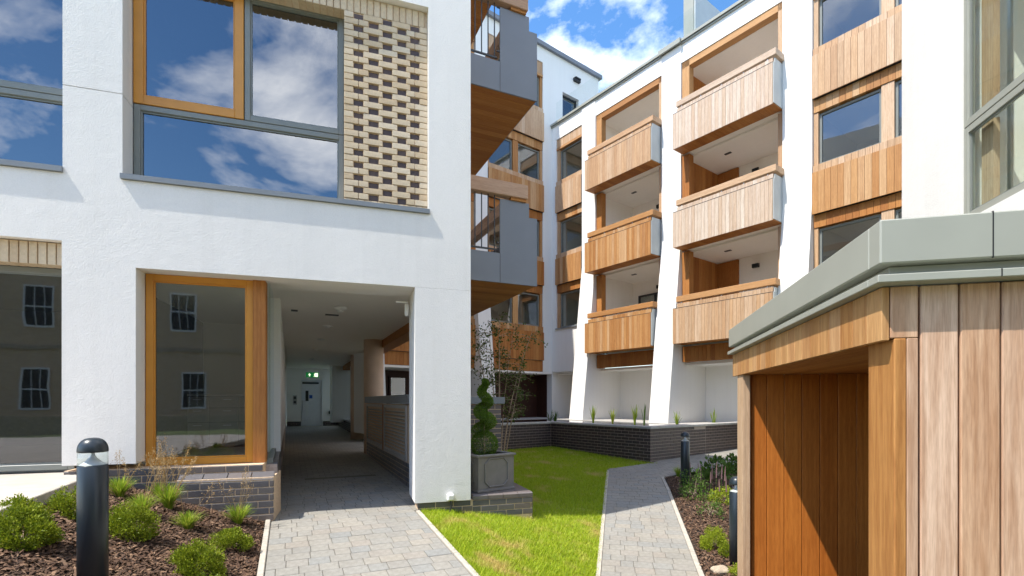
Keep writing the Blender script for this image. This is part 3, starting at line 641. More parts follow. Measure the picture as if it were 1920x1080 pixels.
boxes('rear_wall', [(-0.3, 14.5, 8.7, 9.0, 0.9, 12.6), (14.2, 14.5, WT, 8.7, 0.9, 12.6)], 'render_far', W)
FL = [3.55, 6.49, 9.50]
def balcony(x0, x1, z, mat, matx):
    b = boxes('balcony', [(x0+0.02, x1-0.01, -0.49, 0.02, z+0.03, z+0.16), (x0+0.02, x1-0.03, -0.49, -0.45, z+0.16, z+1.0)], 'dark_metal', W)
    boards(b, x0, x1-0.02, -0.522, -0.495, z, z+1.07, mat, 0.107, 0.005)
    box('shadow_gap_line', x0, x1-0.02, -0.526, -0.475, z+1.071, z+1.082, 'dark_metal', b)  # thin dark strip drawn in place of the shadow gap above the boards
    board_strip(b, x0+0.12, x1-0.03, -0.472, -0.447, z+1.0, z+1.215, mat, 0.107, 0.005)
    board_strip(b, x0+0.01, x1-0.01, -0.50, 0.0, z+0.0, z+0.024, 'wood_orange_y', 0.14, name='soffit_boards')
    prism('end_panel', [(-0.50, z+0.03), (0.26, z+0.03), (0.26, z+1.21), (-0.445, z+1.21), (-0.445, z+1.08), (-0.50, z+1.08)], x1-0.018, x1, 'metal_end', b)
    prism('end_panel', [(-0.50, z+0.03), (0.26, z+0.03), (0.26, z+1.21), (-0.445, z+1.21), (-0.445, z+1.08), (-0.50, z+1.08)], x0+0.1, x0+0.118, 'metal_end', b)
    boxes('handrail', [(x0+0.10, x1+0.05, -0.495, -0.35, z+1.262, z+1.435), (x1-0.11, x1+0.05, -0.348, 0.02, z+1.262, z+1.435)], matx, b, 0.008)
    n = 5
    for i in range(n): xx = x0+0.25+i*(x1-x0-0.45)/(n-1); box('rail_support', xx, xx+0.03, -0.455, -0.425, z+1.216, z+1.261, 'alu', b)
    return b
wm_ = {0: ('wood_mid', 'wood_mid_x'), 1: ('wood_mid', 'wood_mid_x'), 2: ('wood_pale', 'wood_pale_x')}
for k, z in enumerate(FL):
    balcony(2.37, 5.30, z, *wm_[k]); balcony(6.10, 9.11, z, *(('wood_weathered', 'wood_weathered_x') if k == 2 else (('wood_weathered', 'wood_pale_x') if k else ('wood_pale', 'wood_mid_x'))))
def loggia(x0, x1, timber_left):
    for k, z in enumerate(FL):
        zt = (FL[k+1]-0.02) if k < 2 else 12.40
        l = boxes('loggia', [(x0, x1, 2.1, 2.2, z+0.17, zt), (x0-0.05, x0+0.02, 0.5, 2.1, z+0.17, zt), (x1-0.02, x1+0.05, 0.5, 2.1, z+0.17, zt), (x0, x1, 0.02, 2.2, z+0.02, z+0.17), (x0, x1, 0.27, 2.2, zt-(0.02 if k < 2 else 0.2), zt+(0.05 if k < 2 else 0.0))], 'plaster', W)
        if timber_left:
            boards(l, 0.0, 0.0, 0, 0, 0, 0, 'wood_orange') if False else None
            for i in range(8): box('board', x0+0.022, x0+0.045, 0.52+i*0.19, 0.52+i*0.19+0.184, z+0.2, zt-0.05, 'wood_orange', l)
            box('timber_return', x0+0.05, x0+0.75, 2.02, 2.09, z+0.2, zt-0.05, 'wood_orange', l)
        w = window(W, x0+0.35, x0+1.9, z+0.2, z+2.35, 2.02, 0.06, 'dark_metal', 'pane_far', inner=False) if not timber_left else None
        if not timber_left: box('mullion', x0+1.1, x0+1.16, 2.0, 2.06, z+0.26, z+2.29, 'dark_metal', w)
        boxes('jamb_post', [(x0+0.012, x0+0.26, 0.02, 0.25, z+0.175, zt-0.02)], 'wood_orange' if k < 2 else 'wood_mid', W)
        boxes('jamb_board', [(x1-0.13, x1-0.012, 0.02, 0.26, z+0.175, zt-0.02)], 'wood_pale', W)
        lm = box('wall_light', x0+1.25, x0+1.45, 1.92, 2.015, zt-0.45, zt-0.33, 'black', l)
        boxes('ceiling_light', [(x0+0.9, x0+1.1, 0.9, 1.0, zt-0.035, zt-0.021)], 'dark_metal', l) if k < 2 else None
    box('header_beam', x0+0.012, x1-0.012, 0.02, 0.26, 12.20, 12.398, 'wood_mid_x', W)
    board_strip(W, x0+0.02, x1-0.02, 0.02, 0.24, 3.02, 3.5, 'wood_orange', 0.14, name='timber_band')
loggia(2.44, 5.34, False); loggia(6.06, 9.11, True)
# window bays with timber spandrels
def bay(parent, x0, x1, splits, levels, matp, zt, first_panel=None, y=0.03, pane='pane_coated', post='wood_pale'):
    """levels: list of (window bottom, window top). splits: window x ranges; timber posts between"""
    boxes('bay_lining', [(x0, x1, 0.24, WT, levels[0][0]-0.1, zt)], 'dark_metal', parent) if False else None
    for k, (wb_, wt_) in enumerate(levels):
        for (a, b) in splits:
            window(parent, a, b, wb_+0.02, wt_-0.02, 0.12, 0.055, 'frame_grey', pane, inner=False)
        edges = [x0]+[e for s in splits for e in s]+[x1]
        for i in range(0, len(edges), 2):
            if edges[i+1]-edges[i] > 0.03:
                box('timber_post', edges[i]+0.003, edges[i+1]-0.003, 0.05, 0.22, wb_, wt_, post, parent)
        nxt = levels[k+1][0] if k+1 < len(levels) else None
        if nxt:
            board_strip(parent, x0+0.01, x1-0.01, 0.03, 0.2, wt_+0.01, wt_+0.33, 'wood_orange' if k < len(levels)-2 else 'wood_mid', 0.14, name='header_boards')
            p = box('spandrel_panel', x0+0.02, x1-0.005, -0.045, 0.2, wt_+0.345, nxt-0.21, 'dark_metal', parent)
            boards(p, x0+0.005, x1-0.002, -0.075, -0.048, wt_+0.335, nxt-0.19, matp[k])
            board_strip(parent, x0+0.01, x1-0.01, -0.03, 0.2, nxt-0.185, nxt-0.005, 'wood_pale', 0.14, name='cap_boards')
        else:
            board_strip(parent, x0+0.01, x1-0.01, 0.03, 0.2, wt_+0.10, zt-0.01, 'wood_pale', 0.07, name='header_boards')
            box('header_rail', x0+0.01, x1-0.01, 0.0, 0.2, wt_+0.005, wt_+0.095, 'wood_mid_x', parent)
        room(parent, x0-0.1, x1+0.1, 0.31, 3.2, wb_-0.25, wt_+0.25, 'plaster')
LV = [(4.74, 6.16), (7.73, 9.07), (10.67, 11.95)]
bay(W, 0.27, 1.74, [(0.42, 1.70)], LV, ['wood_mid', 'wood_pale'], 12.4, pane='pane_far')
box('sill', 0.25, 1.735, -0.06, 0.2, 4.702, 4.735, 'sill_grey', W)
bay(W, 9.84, 13.4, [(9.95, 11.27), (11.52, 12.95)], LV, ['wood_mid', 'wood_pale'], 12.4, pane='pane_far')
board_strip(W, 9.85, 13.4, -0.03, 0.2, 3.46, 4.72, 'wood_mid', 0.14, name='cap_boards')
# ------------------------------------------------------------------ back wing
B = root('apartment_building', M_B, 'tall white rear wing with timber window bays behind the balconies', 'building')
boxes('wall', [(-0.48, 0.0, 0, WT, 2.98, 15.5), (0.0, 0.60, 0, WT, 12.9, 15.5), (1.55, 2.77, 0, WT, 12.9, 15.5), (0.6, 1.55, 0, WT, 14.73, 15.5), (0.6, 1.55, 0, WT, 12.9, 13.2), (-8.05, 2.77, 0, WT, 15.5, 16.10), (2.47, 2.77, WT, 5.0, 12.9, 16.10),
               (0.0, 2.6, 0.0, WT, 0.9, 3.3)], 'render_far', B)
boxes('roof_edge', [(-8.05, 2.90, -0.12, 5.0, 16.10, 16.26)], 'metal_slate', B)
boxes('rear_wall', [(-7.0, 2.4, 6.0, 6.3, 0.9, 16.0)], 'render_far', B)
window(B, 0.60, 1.55, 13.2, 14.73, 0.15, 0.05, 'dark_metal', 'pane_far', inner=False); box('upper_room', 0.55, 1.6, 0.5, 0.6, 13.1, 14.8, 'dark_room', B)
for (a, b) in ((-3.77, -3.20), (-8.05, -7.40)):
    prism('fin', [(0.5, 15.498), (-0.02, 15.498), (-0.02, 6.9), (-0.62, 1.10), (-0.62, 0.8), (0.5, 0.8)], a+0.003, b-0.003, 'render_far', B)
LB = [(4.80, 6.12), (7.60, 9.08), (10.68, 11.93), (13.6, 14.9)]
for (a, b, sp) in ((-3.2, -0.48, [(-3.1, -1.98), (-1.72, -0.60)]), (-7.4, -3.77, [(-7.25, -5.75), (-5.45, -3.9)])):
    bay(B, a, b, sp, LB, ['wood_orange', 'wood_mid', 'wood_pale'], 15.5, pane='pane_far', post='wood_mid')
    p = box('spandrel_panel', a+0.02, b-0.01, -0.045, 0.2, 3.45, 4.55, 'dark_metal', B); boards(p, a+0.005, b-0.005, -0.075, -0.048, 3.44, 4.56, 'wood_orange')
    board_strip(B, a+0.01, b-0.01, -0.03, 0.2, 4.57, 4.79, 'wood_mid', name='cap_boards'); board_strip(B, a+0.01, b-0.01, 0.0, 0.2, 2.99, 3.43, 'wood_orange', name='header_boards')
boxes('undercroft_ceiling', [(-7.4, -0.001, 0.0, 1.9, 2.90, 2.978)], 'plaster', B)
boxes('entrance_door', [(-3.2, -0.001, 0.95, 1.15, 0.9, 2.9), (-7.4, -3.2, 1.6, 1.8, 0.9, 2.9)], 'wood_dark', B)
box('entrance_return', 0.002, 0.2, WT+0.001, 1.3, 0.9, 3.3, 'wood_dark', B)
for i in range(4): window(B, -7.3+i*0.9, -6.6+i*0.9, 1.3, 2.7, 1.52, 0.06, 'wood_dark', 'pane_far', inner=False)
# plaster recess under the corner window of the right wing
boxes('recess_wall', [(0.02, 1.74, 1.1, 1.3, 0.9, 2.97), (0.0, 1.74, 0.31, 1.1, 2.9, 2.975)], 'plaster', W)
def small(name, m, x, y, z, dx, dy, dz, mat, label, cat, bev=0.004, group=None):
    o = bpy.data.objects.new(name, box_mesh(dx, dy, dz, mat, bev)); COL.objects.link(o); o.matrix_world = m @ Matrix.Translation((x, y, z)); OFF[o] = Vector((0, 0, 0)); return tag(o, label, cat, group)
wl = small('wall_light', M_B, 1.385, -0.06, 15.48, 0.34, 0.12, 0.14, 'black', 'small black wall light high under the rear roof edge', 'wall light'); put('light_hood', box_mesh(0.30, 0.05, 0.05, 'black'), (0, -0.07, 0.05), wl)
wl = small('entrance_light', M_W, 0.75, 1.06, 2.15, 0.20, 0.08, 0.20, 'black', 'square black wall light beside the dark entrance', 'wall light'); put('lens', box_mesh(0.14, 0.02, 0.14, 'dark_metal'), (0, -0.045, 0), wl)

# ------------------------------------------------------------------ near building at the right edge
GX = (-0.23416, -0.9722)
G = root('apartment_building', frame_m((5.06, 5.34), GX), 'white rendered building with tall grey framed glazing behind the shed', 'building')
boxes('wall', [(-1.63, -0.37, 0, 0.45, 0.2, 11.0), (-0.37, 6.0, 0, 0.45, 0.2, 3.84), (-0.37, 6.0, 0, 0.45, 6.9, 11.0), (-1.63, -1.3, 0.45, 6.0, 0.2, 11.0)], 'render_white', G)
box('roof', -1.63, 6, 0.45, 6, 10.6, 10.9, 'metal_slate', G)
for (z0, z1) in ((3.85, 4.905), (4.915, 6.88)):
    for (a, b) in ((-0.36, 1.6), (1.61, 3.5)):
        w = window(G, a, b, z0, z1, 0.03, 0.075, 'metal_sage', 'pane_clear')
        boxes('inner_frame', [(a+0.075, a+0.26, 0.16, 0.22, z0+0.02, z1-0.02), (a+0.26, b-0.08, 0.16, 0.22, z0+0.02, z0+0.12)], 'wood_pale', w)
room(G, -0.4, 5.9, 0.5, 3.6, 3.6, 6.9, 'plaster'); box('inner_wall', 0.5, 0.62, 0.9, 3.2, 3.65, 6.85, 'plaster', G)

# ------------------------------------------------------------------ timber shed
S = root('timber_shed', M_S, 'iroko boarded bin shed with sage metal roof edge and open side', 'shed')
LEN = 3.12
board_z0 = -0.3
xs = [0.004, 0.104, 0.242, 0.381]+[0.381+0.139*i for i in range(1, 10)]
core = boxes('wall_core', [(0.06, 2.4, 0.035, 0.20, -0.3, 2.26), (2.2, 2.4, 0.2, LEN, -0.3, 2.26), (0.05, 2.2, 2.80, 2.95, -0.3, 2.05)], 'black', S)
box('board', 0.0, 0.098, 0.0, 0.030, 2.060, 2.272, 'wood_iroko', S, 0.003)
box('board', 0.058, 0.0985, 0.0, 0.030, board_z0, 2.058, 'wood_iroko', S, 0.003)
for i in range(1, len(xs)-1): box('board', xs[i]+0.004, xs[i+1]-0.004, 0.0+0.002*(i % 2), 0.030, board_z0, 2.272, 'wood_iroko', S, 0.004)
box('corner_post', 0.012, 0.056, -0.002, 0.23, board_z0, 2.058, 'wood_gold', S, 0.004)
# side fascia boards
n = 22
for i in range(n):
    y0 = -0.0+i*LEN/n; box('fascia_board', -0.032, -0.004, y0+0.002+(0.0 if i else 0.0), y0+LEN/n-0.003, 2.051, 2.272, 'wood_gold', S, 0.002)
box('soffit', -0.002, 2.2, 0.035, 2.80, 2.056, 2.075, 'wood_orange_y', S)
so = boxes('soffit_boards', [(0.0+0.09*i, 0.0+0.09*i+0.086, 0.24, 2.795, 2.050, 2.0555) for i in range(20)], 'wood_orange_y', S); so['kind'] = 'stuff'
box('far_post', -0.02, 0.05, 2.72, 2.95, board_z0, 2.05, 'wood_pale', S, 0.004)
bx = 0.055
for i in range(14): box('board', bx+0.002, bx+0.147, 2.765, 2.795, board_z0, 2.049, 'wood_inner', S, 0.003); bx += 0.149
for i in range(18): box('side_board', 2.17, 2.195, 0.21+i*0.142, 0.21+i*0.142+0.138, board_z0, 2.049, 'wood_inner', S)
# roof edge: drip trim, recess, upper fascia
def ring(name, o_, z0, z1, mat, t=0.03, bev=0.003):
    return boxes(name, [(-o_, 3.0, -o_, -o_+t, z0, z1), (-o_, -o_+t, -o_+t+0.0005, LEN+0.02, z0, z1)], mat, S, bev)
ring('drip_trim', 0.078, 2.276, 2.308, 'metal_sage', 0.09)
ring('roof_recess', 0.012, 2.309, 2.352, 'metal_sage', 0.05)
ring('roof_fascia', 0.066, 2.353, 2.532, 'metal_sage', 0.10, 0.006)
for (nm, x, z0, z1, o_) in (('trim_joint', 0.333, 2.277, 2.307, 0.0785), ('fascia_joint', 0.312, 2.353, 2.533, 0.0668)):
    box(nm, x, x+0.004, -o_-0.0004, -o_+0.02, z0, z1, 'black', S)
box('roof', -0.03, 3.0, -0.03, LEN, 2.40, 2.52, 'metal_sage', S)

# ------------------------------------------------------------------ pond walls
def pond():
    P = root('pond_wall', frame_m((C0.x, C0.y, 0), (-AX.x, -AX.y)), 'dark brick raised pond wall with pale coping round the water', 'wall')
    Ln = (C1-C0).length     # wall along -x from 0 to -Ln ; inward = +y
    core = boxes('wall_core', [(-Ln-0.22, -0.01, 0.01, 0.25, 0.1, 1.15), (-0.25, -0.01, 0.25, 7.0, 0.1, 1.15), (-Ln-0.22, -Ln-0.01, -3.2, 0.01, 0.1, 1.15)], 'mortar_dark', P)
    brick_run(core, -Ln, -0.005, 0.01, 0.33, 11, 'brick_pond')
    brick_run(core, 0.0, 2.3, -0.01, 0.33, 11, 'brick_pond', 'y', 1, cnt=118)
    box('brick_face', -0.012, -0.002, 2.3, 7.0, 0.2, 1.15, 'brick_far_dark_y', core) if False else None
    brick_run(core, 2.35, 7.0, -0.01, 0.33, 0, 'brick_pond', 'y', 1)
    # remaining courses of the right side and of the left return, joined
    def joined(lst, nm):
        o = boxes(nm, lst, 'brick_pond', core); o['kind'] = 'stuff'
    lst = []
    for r in range(11):
        z = 0.33+r*0.075; y = 2.32-(0.1125 if r % 2 else 0)
        while y < 6.9: lst.append((-0.05, -0.004, max(y, 2.32), y+0.215, z, z+0.065)); y += 0.225
    joined(lst, 'brick_courses'); lst = []
    for r in range(11):
        z = 0.33+r*0.075; y = -3.15-(0.1125 if r % 2 else 0)
        while y < -0.02: lst.append((-Ln-0.05, -Ln-0.004, y, min(y+0.215, -0.001), z, z+0.065)); y += 0.225
    joined(lst, 'brick_courses')
    boxes('coping', [(-Ln-0.26, 0.03, -0.03, 0.30, 1.152, 1.205), (-0.27, 0.03, 0.30, 7.0, 1.152, 1.205), (-Ln-0.26, -Ln+0.03, -3.2, -0.03, 1.152, 1.205)], 'coping', P, 0.004)
    return P, Ln
PW, PLN = pond()
M_PW = frame_m((C0.x, C0.y, 0), (-AX.x, -AX.y))
wt = bpy.data.objects.new('pond_water', box_mesh(9.0, 4.6, 0.05, 'pond_water')); COL.objects.link(wt); wt.matrix_world = M_PW @ Matrix.Translation((-4.76, 2.61, 1.08)); tag(wt, 'black still water in the raised brick pond', 'water', kind='structure')
tr = bpy.data.objects.new('terrace', box_mesh(9.9, 3.6, 0.4, 'coping')); COL.objects.link(tr); tr.matrix_world = M_W @ Matrix.Translation((2.98, 0.9, 0.92)); tag(tr, 'pale terrace ledge at the foot of the white fins', 'terrace', kind='structure')

tr = bpy.data.objects.new('terrace', box_mesh(7.2, 3.2, 0.4, 'coping')); COL.objects.link(tr); tr.matrix_world = M_B @ Matrix.Translation((-3.3, 0.9, 0.915)); tag(tr, 'dark paved ledge before the shaded entrance', 'terrace', kind='structure')
# ------------------------------------------------------------------ bollards
def bollard(X, Y, z, label):
    m = Matrix.Translation((X, Y, z)); R = root('bollard_light', m, label, 'bollard', 'garden bollard lights')
    for nm, me in BOL:
        put(nm, me, (0, 0, 0), R)
r = 0.0765
capp = [(0.072, 0.915), (r, 0.917), (r, 0.925)]+[(r*math.cos(a)**0.75, 0.925+0.078*math.sin(a)) for a in np.linspace(0.10, 1.54, 14)]
cone = [(0.0705, 0.838)]+[(0.009+0.0605*(1-t)**2.3, 0.838+0.078*t) for t in np.linspace(0.0, 1, 9)]
BOL = [('post', lathe_mesh('post', [(r, -0.1), (r, 0.832), (r-0.004, 0.837)], 'bollard_paint', 40)), ('cap', lathe_mesh('cap', capp, 'bollard_paint', 40)),
       ('reflector', lathe_mesh('reflector', cone, 'alu', 40)), ('diffuser', lathe_mesh('diffuser', [(0.0745, 0.838), (0.0745, 0.915)], 'pane_clear', 40))]
scm = bmesh.new(); 
BOL.append(('screw', lathe_mesh('screw', [(0.004, 0.0), (0.004, 0.003)], 'alu', 8)))
BOL.pop()
bollard(-2.577, 3.05, 0.572, 'nearest dark grey bollard light standing in the left bark bank')
bollard(3.10, 8.88, 0.25, 'farthest dark grey bollard light by the bend of the path')
bollard(2.47, 5.45, -0.03, 'dark grey bollard light half hidden behind the shed post')

# ------------------------------------------------------------------ plants
def leaves(c, nrm, size, jitter=0.6, aspect=0.5, fold=0.2):
    n = len(c); d = nrm+RNG.normal(0, jitter, (n, 3)); d /= np.linalg.norm(d, axis=1)[:, None]
    a = RNG.normal(0, 1, (n, 3)); s = np.cross(d, a); s /= np.linalg.norm(s, axis=1)[:, None]; u = np.cross(s, d)
    L = (size*(0.7+0.6*RNG.random(n)))[:, None]; wd = L*aspect*0.5
    return np.stack([c, c+d*L*0.55+s*wd+u*L*fold*0.5, c+d*L, c+d*L*0.55-s*wd+u*L*fold*0.5], 1)
def shrub(X, Y, rx, ry, h, n, leaf, mat, label, cat='shrub', clumps=46, name='low_shrub', group=None, z=None):
    if cat == 'shrub': n = int(n*2.6); leaf *= 0.68; rx *= 0.93; ry *= 0.93; h *= 0.95
    z = gz(X, Y) if z is None else z
    R = root(name, Matrix.Translation((X, Y, z)), label, cat, group)
    k = RNG.normal(0, 1, (clumps, 3)); k[:, 2] = np.abs(k[:, 2])*0.9+0.05; k /= np.linalg.norm(k, axis=1)[:, None]
    k *= (0.66+0.30*RNG.random((clumps, 1))); cl = RNG.integers(0, clumps, n)
    off = RNG.normal(0, 1, (n, 3)); off /= np.linalg.norm(off, axis=1)[:, None]
    p = k[cl]+off*(0.27*RNG.random(n)**0.5)[:, None]; p[:, 2] = np.maximum(p[:, 2], 0.02)
    nr = off*0.8+k[cl]*0.7+[0, 0, 0.5]
    p = p*[rx, ry, h]
    put('foliage', arr_mesh('foliage', leaves(p, nr, np.full(n, leaf)), 4, mat), (0, 0, 0), R)
    lst = []
    for i in range(12):
        t = Vector(k[i % clumps])*0.9; lst.append(([(0, 0, -0.02), (t.x*rx*0.4, t.y*ry*0.4, h*0.25), (t.x*rx, t.y*ry, max(t.z, .2)*h)], [0.006, 0.004, 0.002]))
    put('stems', tubes_mesh('stems', lst, 'bark_stem', 5), (0, 0, 0), R); return R
SH = 'clipped green shrubs on the bark bank'
shrub(-3.14, 3.18, 0.19, 0.19, 0.25, 3300, 0.026, 'leaf_box', 'largest dark green shrub at the left edge of the bark bank', group=SH)
shrub(-3.52, 3.55, 0.15, 0.15, 0.16, 1500, 0.026, 'leaf_box', 'small green shrub against the raised path kerb, behind the largest one', group=SH)
shrub(-3.48, 3.95, 0.20, 0.18, 0.24, 2600, 0.026, 'leaf_box', 'green shrub just left of the nearest bollard', group=SH)
shrub(-3.02, 3.92, 0.21, 0.19, 0.27, 2800, 0.026, 'leaf_box', 'green shrub just right of the nearest bollard', group=SH)
shrub(-2.53, 4.42, 0.20, 0.18, 0.19, 2600, 0.024, 'leaf_box', 'low green shrub close to the driveway kerb, farther of the two', group=SH)
shrub(-2.36, 3.72, 0.23, 0.20, 0.25, 3600, 0.024, 'leaf_box', 'wide green shrub at the bottom of the bank near the kerb', group=SH)
shrub(-2.05, 3.32, 0.19, 0.18, 0.20, 2200, 0.024, 'leaf_box', 'green shrub cut by the bottom edge of the picture', group=SH)
def tuft(X, Y, n, h, spread, label, mat='blade_lime', dry=0, name='grass_tuft', cat='grass', group='ornamental grass tufts', z=None, w=0.0035, dryh=0.5):
    if name == 'grass_tuft' and X < 0: n = int(n*1.7); h *= 1.12; spread *= 1.15
    z = gz(X, Y) if z is None else z
    R = root(name, Matrix.Translation((X, Y, z)), label, cat, group)
    V = []; F_ = []
    for i in range(n):
        a = random.uniform(0, 6.283); lean = spread*random.random()**0.7; hh = h*random.uniform(0.6, 1.1); r0 = 0.03*random.random(); ww = w*random.uniform(0.7, 1.2)
        dx, dy = math.cos(a), math.sin(a); px, py = -dy*ww, dx*ww; k = len(V)
        for t, f in ((0, 1.0), (0.45, 0.9), (0.8, 0.6)):
            rr = r0+lean*t**1.8; zz = hh*(t-0.25*t*t*lean/max(h, .01)); V.extend([(dx*rr-px*f, dy*rr-py*f, zz), (dx*rr+px*f, dy*rr+py*f, zz)])
        rr = r0+lean; V.append((dx*rr, dy*rr, hh*(1-0.28*lean/max(h, .01))))
        F_ += [(k, k+1, k+3), (k, k+3, k+2), (k+2, k+3, k+5), (k+2, k+5, k+4), (k+4, k+5, k+6)]
    put('blades', idx_mesh('blades', V, np.array(F_), mat), (0, 0, 0), R)
    if dry:
        lst = []; sd = []
        for i in range(dry):
            a = random.uniform(-0.6, 3.6); lean = random.uniform(0.05, 0.30); hh = dryh*random.uniform(0.65, 1.1); dx, dy = math.cos(a)*lean, math.sin(a)*lean*0.5
            pts = [(0.02*math.cos(a), 0.02*math.sin(a), 0), (dx*0.4, dy*0.4, hh*0.5), (dx, dy, hh)]; lst.append((pts, [0.0022, 0.0018, 0.001]))
            for q in range(46):
                t = random.random()**0.8; s = 0.045*(1.1-t); sd.append((dx*(0.72+0.28*t)+random.gauss(0, s*0.6), dy*(0.72+0.28*t)+random.gauss(0, s*0.6), hh*(0.70+0.32*t)+random.gauss(0, 0.012)))
        put('dry_stems', tubes_mesh('dry_stems', lst, 'blade_dry', 4), (0, 0, 0), R)
        sd = np.array(sd); put('seed_heads', arr_mesh('seed_heads', leaves(sd, RNG.normal(0, 1, sd.shape), np.full(len(sd), 0.011), 0.5, 0.7), 4, 'blade_dry'), (0, 0, 0), R)['kind'] = 'stuff'
    return R
tuft(-3.78, 4.78, 170, 0.20, 0.15, 'green grass tuft next to the kerb of the raised path', dry=4, dryh=0.42)
tuft(-3.35, 4.49, 150, 0.20, 0.16, 'yellowish grass tuft behind the shrub right of the bollard', dry=9, dryh=0.58)
tuft(-3.39, 4.90, 190, 0.25, 0.15, 'tall grass tuft with golden seed heads under the orange window', dry=16, dryh=0.66)
tuft(-2.96, 4.53, 150, 0.17, 0.14, 'short bright green tuft in the middle of the bank', dry=3, dryh=0.5)
tuft(-2.84, 5.14, 200, 0.21, 0.17, 'bright green tuft in front of the brick plinth', dry=7, dryh=0.55)
tuft(-3.72, 5.22, 60, 0.16, 0.12, 'sparse tuft with dry stems against the white pier', dry=12, dryh=0.52)
# right bed
shrub(2.42, 5.95, 0.17, 0.17, 0.26, 2600, 0.022, 'leaf_yellow', 'lime green shrub left of the half hidden bollard', name='low_shrub')
shrub(2.40, 5.15, 0.16, 0.16, 0.16, 1200, 0.022, 'leaf_yellow', 'lime green shrub at the foot of the shed, cut by the picture', name='low_shrub')
shrub(2.50, 5.72, 0.14, 0.14, 0.16, 1300, 0.022, 'leaf_box', 'small dark lime shrub tucked in front of the half hidden bollard', name='low_shrub')
shrub(3.37, 7.87, 0.24, 0.22, 0.22, 1500, 0.03, 'leaf_yellow', 'bright yellow green plant among spikes in the right bed', name='bedding_plant', cat='plant')
shrub(2.98, 8.12, 0.26, 0.26, 0.42, 800, 0.036, 'leaf_mid', 'leafy loose plant in front of the farthest bollard', name='bedding_plant', cat='plant')
shrub(2.86, 7.15, 0.20, 0.20, 0.34, 420, 0.032, 'leaf_mid', 'sparse thin plant in the middle of the right bed', name='bedding_plant', cat='plant')
shrub(4.10, 9.75, 0.40, 0.36, 0.38, 420, 0.085, 'leaf_mid', 'big leaved plant at the far end of the right bed', name='bedding_plant', cat='plant', clumps=14)
shrub(4.75, 10.2, 0.40, 0.36, 0.34, 360, 0.085, 'leaf_mid', 'big leaved plant beside the shed at the far end of the bed', name='bedding_plant', cat='plant', clumps=14)
tuft(3.28, 9.80, 120, 0.22, 0.16, 'fine green tuft left of the farthest bollard', group='fine tufts in the right bed')
tuft(3.62, 9.2, 140, 0.26, 0.22, 'fine green tuft right of the farthest bollard', mat='leaf_mid', group='fine tufts in the right bed')
tuft(4.0, 8.9, 120, 0.24, 0.22, 'fine green tuft in the shade near the shed', mat='leaf_mid', group='fine tufts in the right bed')
def spikes(X, Y, n, h, label):
    R = root('flower_spikes', Matrix.Translation((X, Y, gz(X, Y))), label, 'plant'); lst = []; fl = []
    for i in range(n):
        a, b = random.uniform(-0.3, 0.3), random.uniform(-0.2, 0.2); hh = h*random.uniform(0.7, 1.1); lst.append(([(a, b, 0), (a*1.05, b, hh*0.5)], [0.003, 0.003])); fl.append(([(a*1.05, b, hh*0.5), (a*1.07, b, hh*0.8), (a*1.08, b, hh)], [0.011, 0.010, 0.003]))
    for a_ in lst: put('stem', tubes_mesh('stem', [a_], 'leaf_mid', 5), (0, 0, 0), R)
    for a_ in fl: put('flower_spike', tubes_mesh('flower_spike', [a_], 'spike_purple', 6), (0, 0, 0), R)
spikes(3.25, 8.35, 9, 0.5, 'tall pinkish flower spikes beside the farthest bollard'); spikes(3.5, 7.7, 8, 0.45, 'dull purple flower spikes in the right bed')
def stone():
    bm = bmesh.new(); bmesh.ops.create_icosphere(bm, subdivisions=3, radius=1.0)
    for v in bm.verts: v.co *= 1+0.18*math.sin(v.co.x*3+1)*math.cos(v.co.y*4); v.co = Vector((v.co.x*0.10, v.co.y*0.08, v.co.z*0.05))
    me = bpy.data.meshes.new('stone'); bm.to_mesh(me); bm.free(); me.materials.append(MAT['stone_tan'])
    o = bpy.data.objects.new('stone', me); COL.objects.link(o); o.location = (2.22, 5.28, gz(2.22, 5.28)+0.02); tag(o, 'tan flat stone lying in the bark by the shed', 'stone')
stone()
# planter and spiral topiary
PX, PY = (-0.437, 6.45), None
M_PL = frame_m((-0.437, 6.45, 0.602), BX)
PL = root('square_planter', M_PL, 'grey lead style square planter with octagonal panels on the brick step', 'planter')
Wd = 0.58
boxes('planter_body', [(0.0, Wd, 0.0, 0.03, 0.03, 0.46), (0.0, Wd, Wd-0.03, Wd, 0.03, 0.46), (0.0, 0.03, 0.03, Wd-0.03, 0.03, 0.46), (Wd-0.03, Wd, 0.03, Wd-0.03, 0.03, 0.46), (0.03, Wd-.03, .03, Wd-.03, 0.03, 0.06)], 'lead', PL)
boxes('planter_base', [(-0.015, Wd+0.015, -0.015, Wd+0.015, 0.0, 0.03)], 'lead', PL, 0.004)
boxes('planter_rim', [(-0.025, Wd+0.025, -0.025, 0.04, 0.46, 0.49), (-0.025, Wd+0.025, Wd-0.04, Wd+0.025, 0.46, 0.49), (-0.025, 0.04, 0.04, Wd-0.04, 0.46, 0.49), (Wd-0.04, Wd+0.025, 0.04, Wd-0.04, 0.46, 0.49)], 'lead', PL, 0.006)
box('planter_soil', 0.035, Wd-0.035, 0.035, Wd-0.035, 0.40, 0.44, 'soil', PL)
def octa(cx, cz, a, c): return [(cx-a, cz-c), (cx-c, cz-a), (cx+c, cz-a), (cx+a, cz-c), (cx+a, cz+c), (cx+c, cz+a), (cx-c, cz+a), (cx-a, cz+c)]
for side in range(2):
    P8 = octa(Wd/2, 0.25, 0.185, 0.115)
    lst = []
    for i in range(8):
        a, b = P8[i], P8[(i+1) % 8]
        lst.append(([((a[0], -0.004, a[1]) if side == 0 else (-0.004, a[0], a[1])), ((b[0], -0.004, b[1]) if side == 0 else (-0.004, b[0], b[1]))], [0.010, 0.010]))
    put('panel_moulding', tubes_mesh('panel_moulding', lst, 'lead', 6), (0, 0, 0), PL)
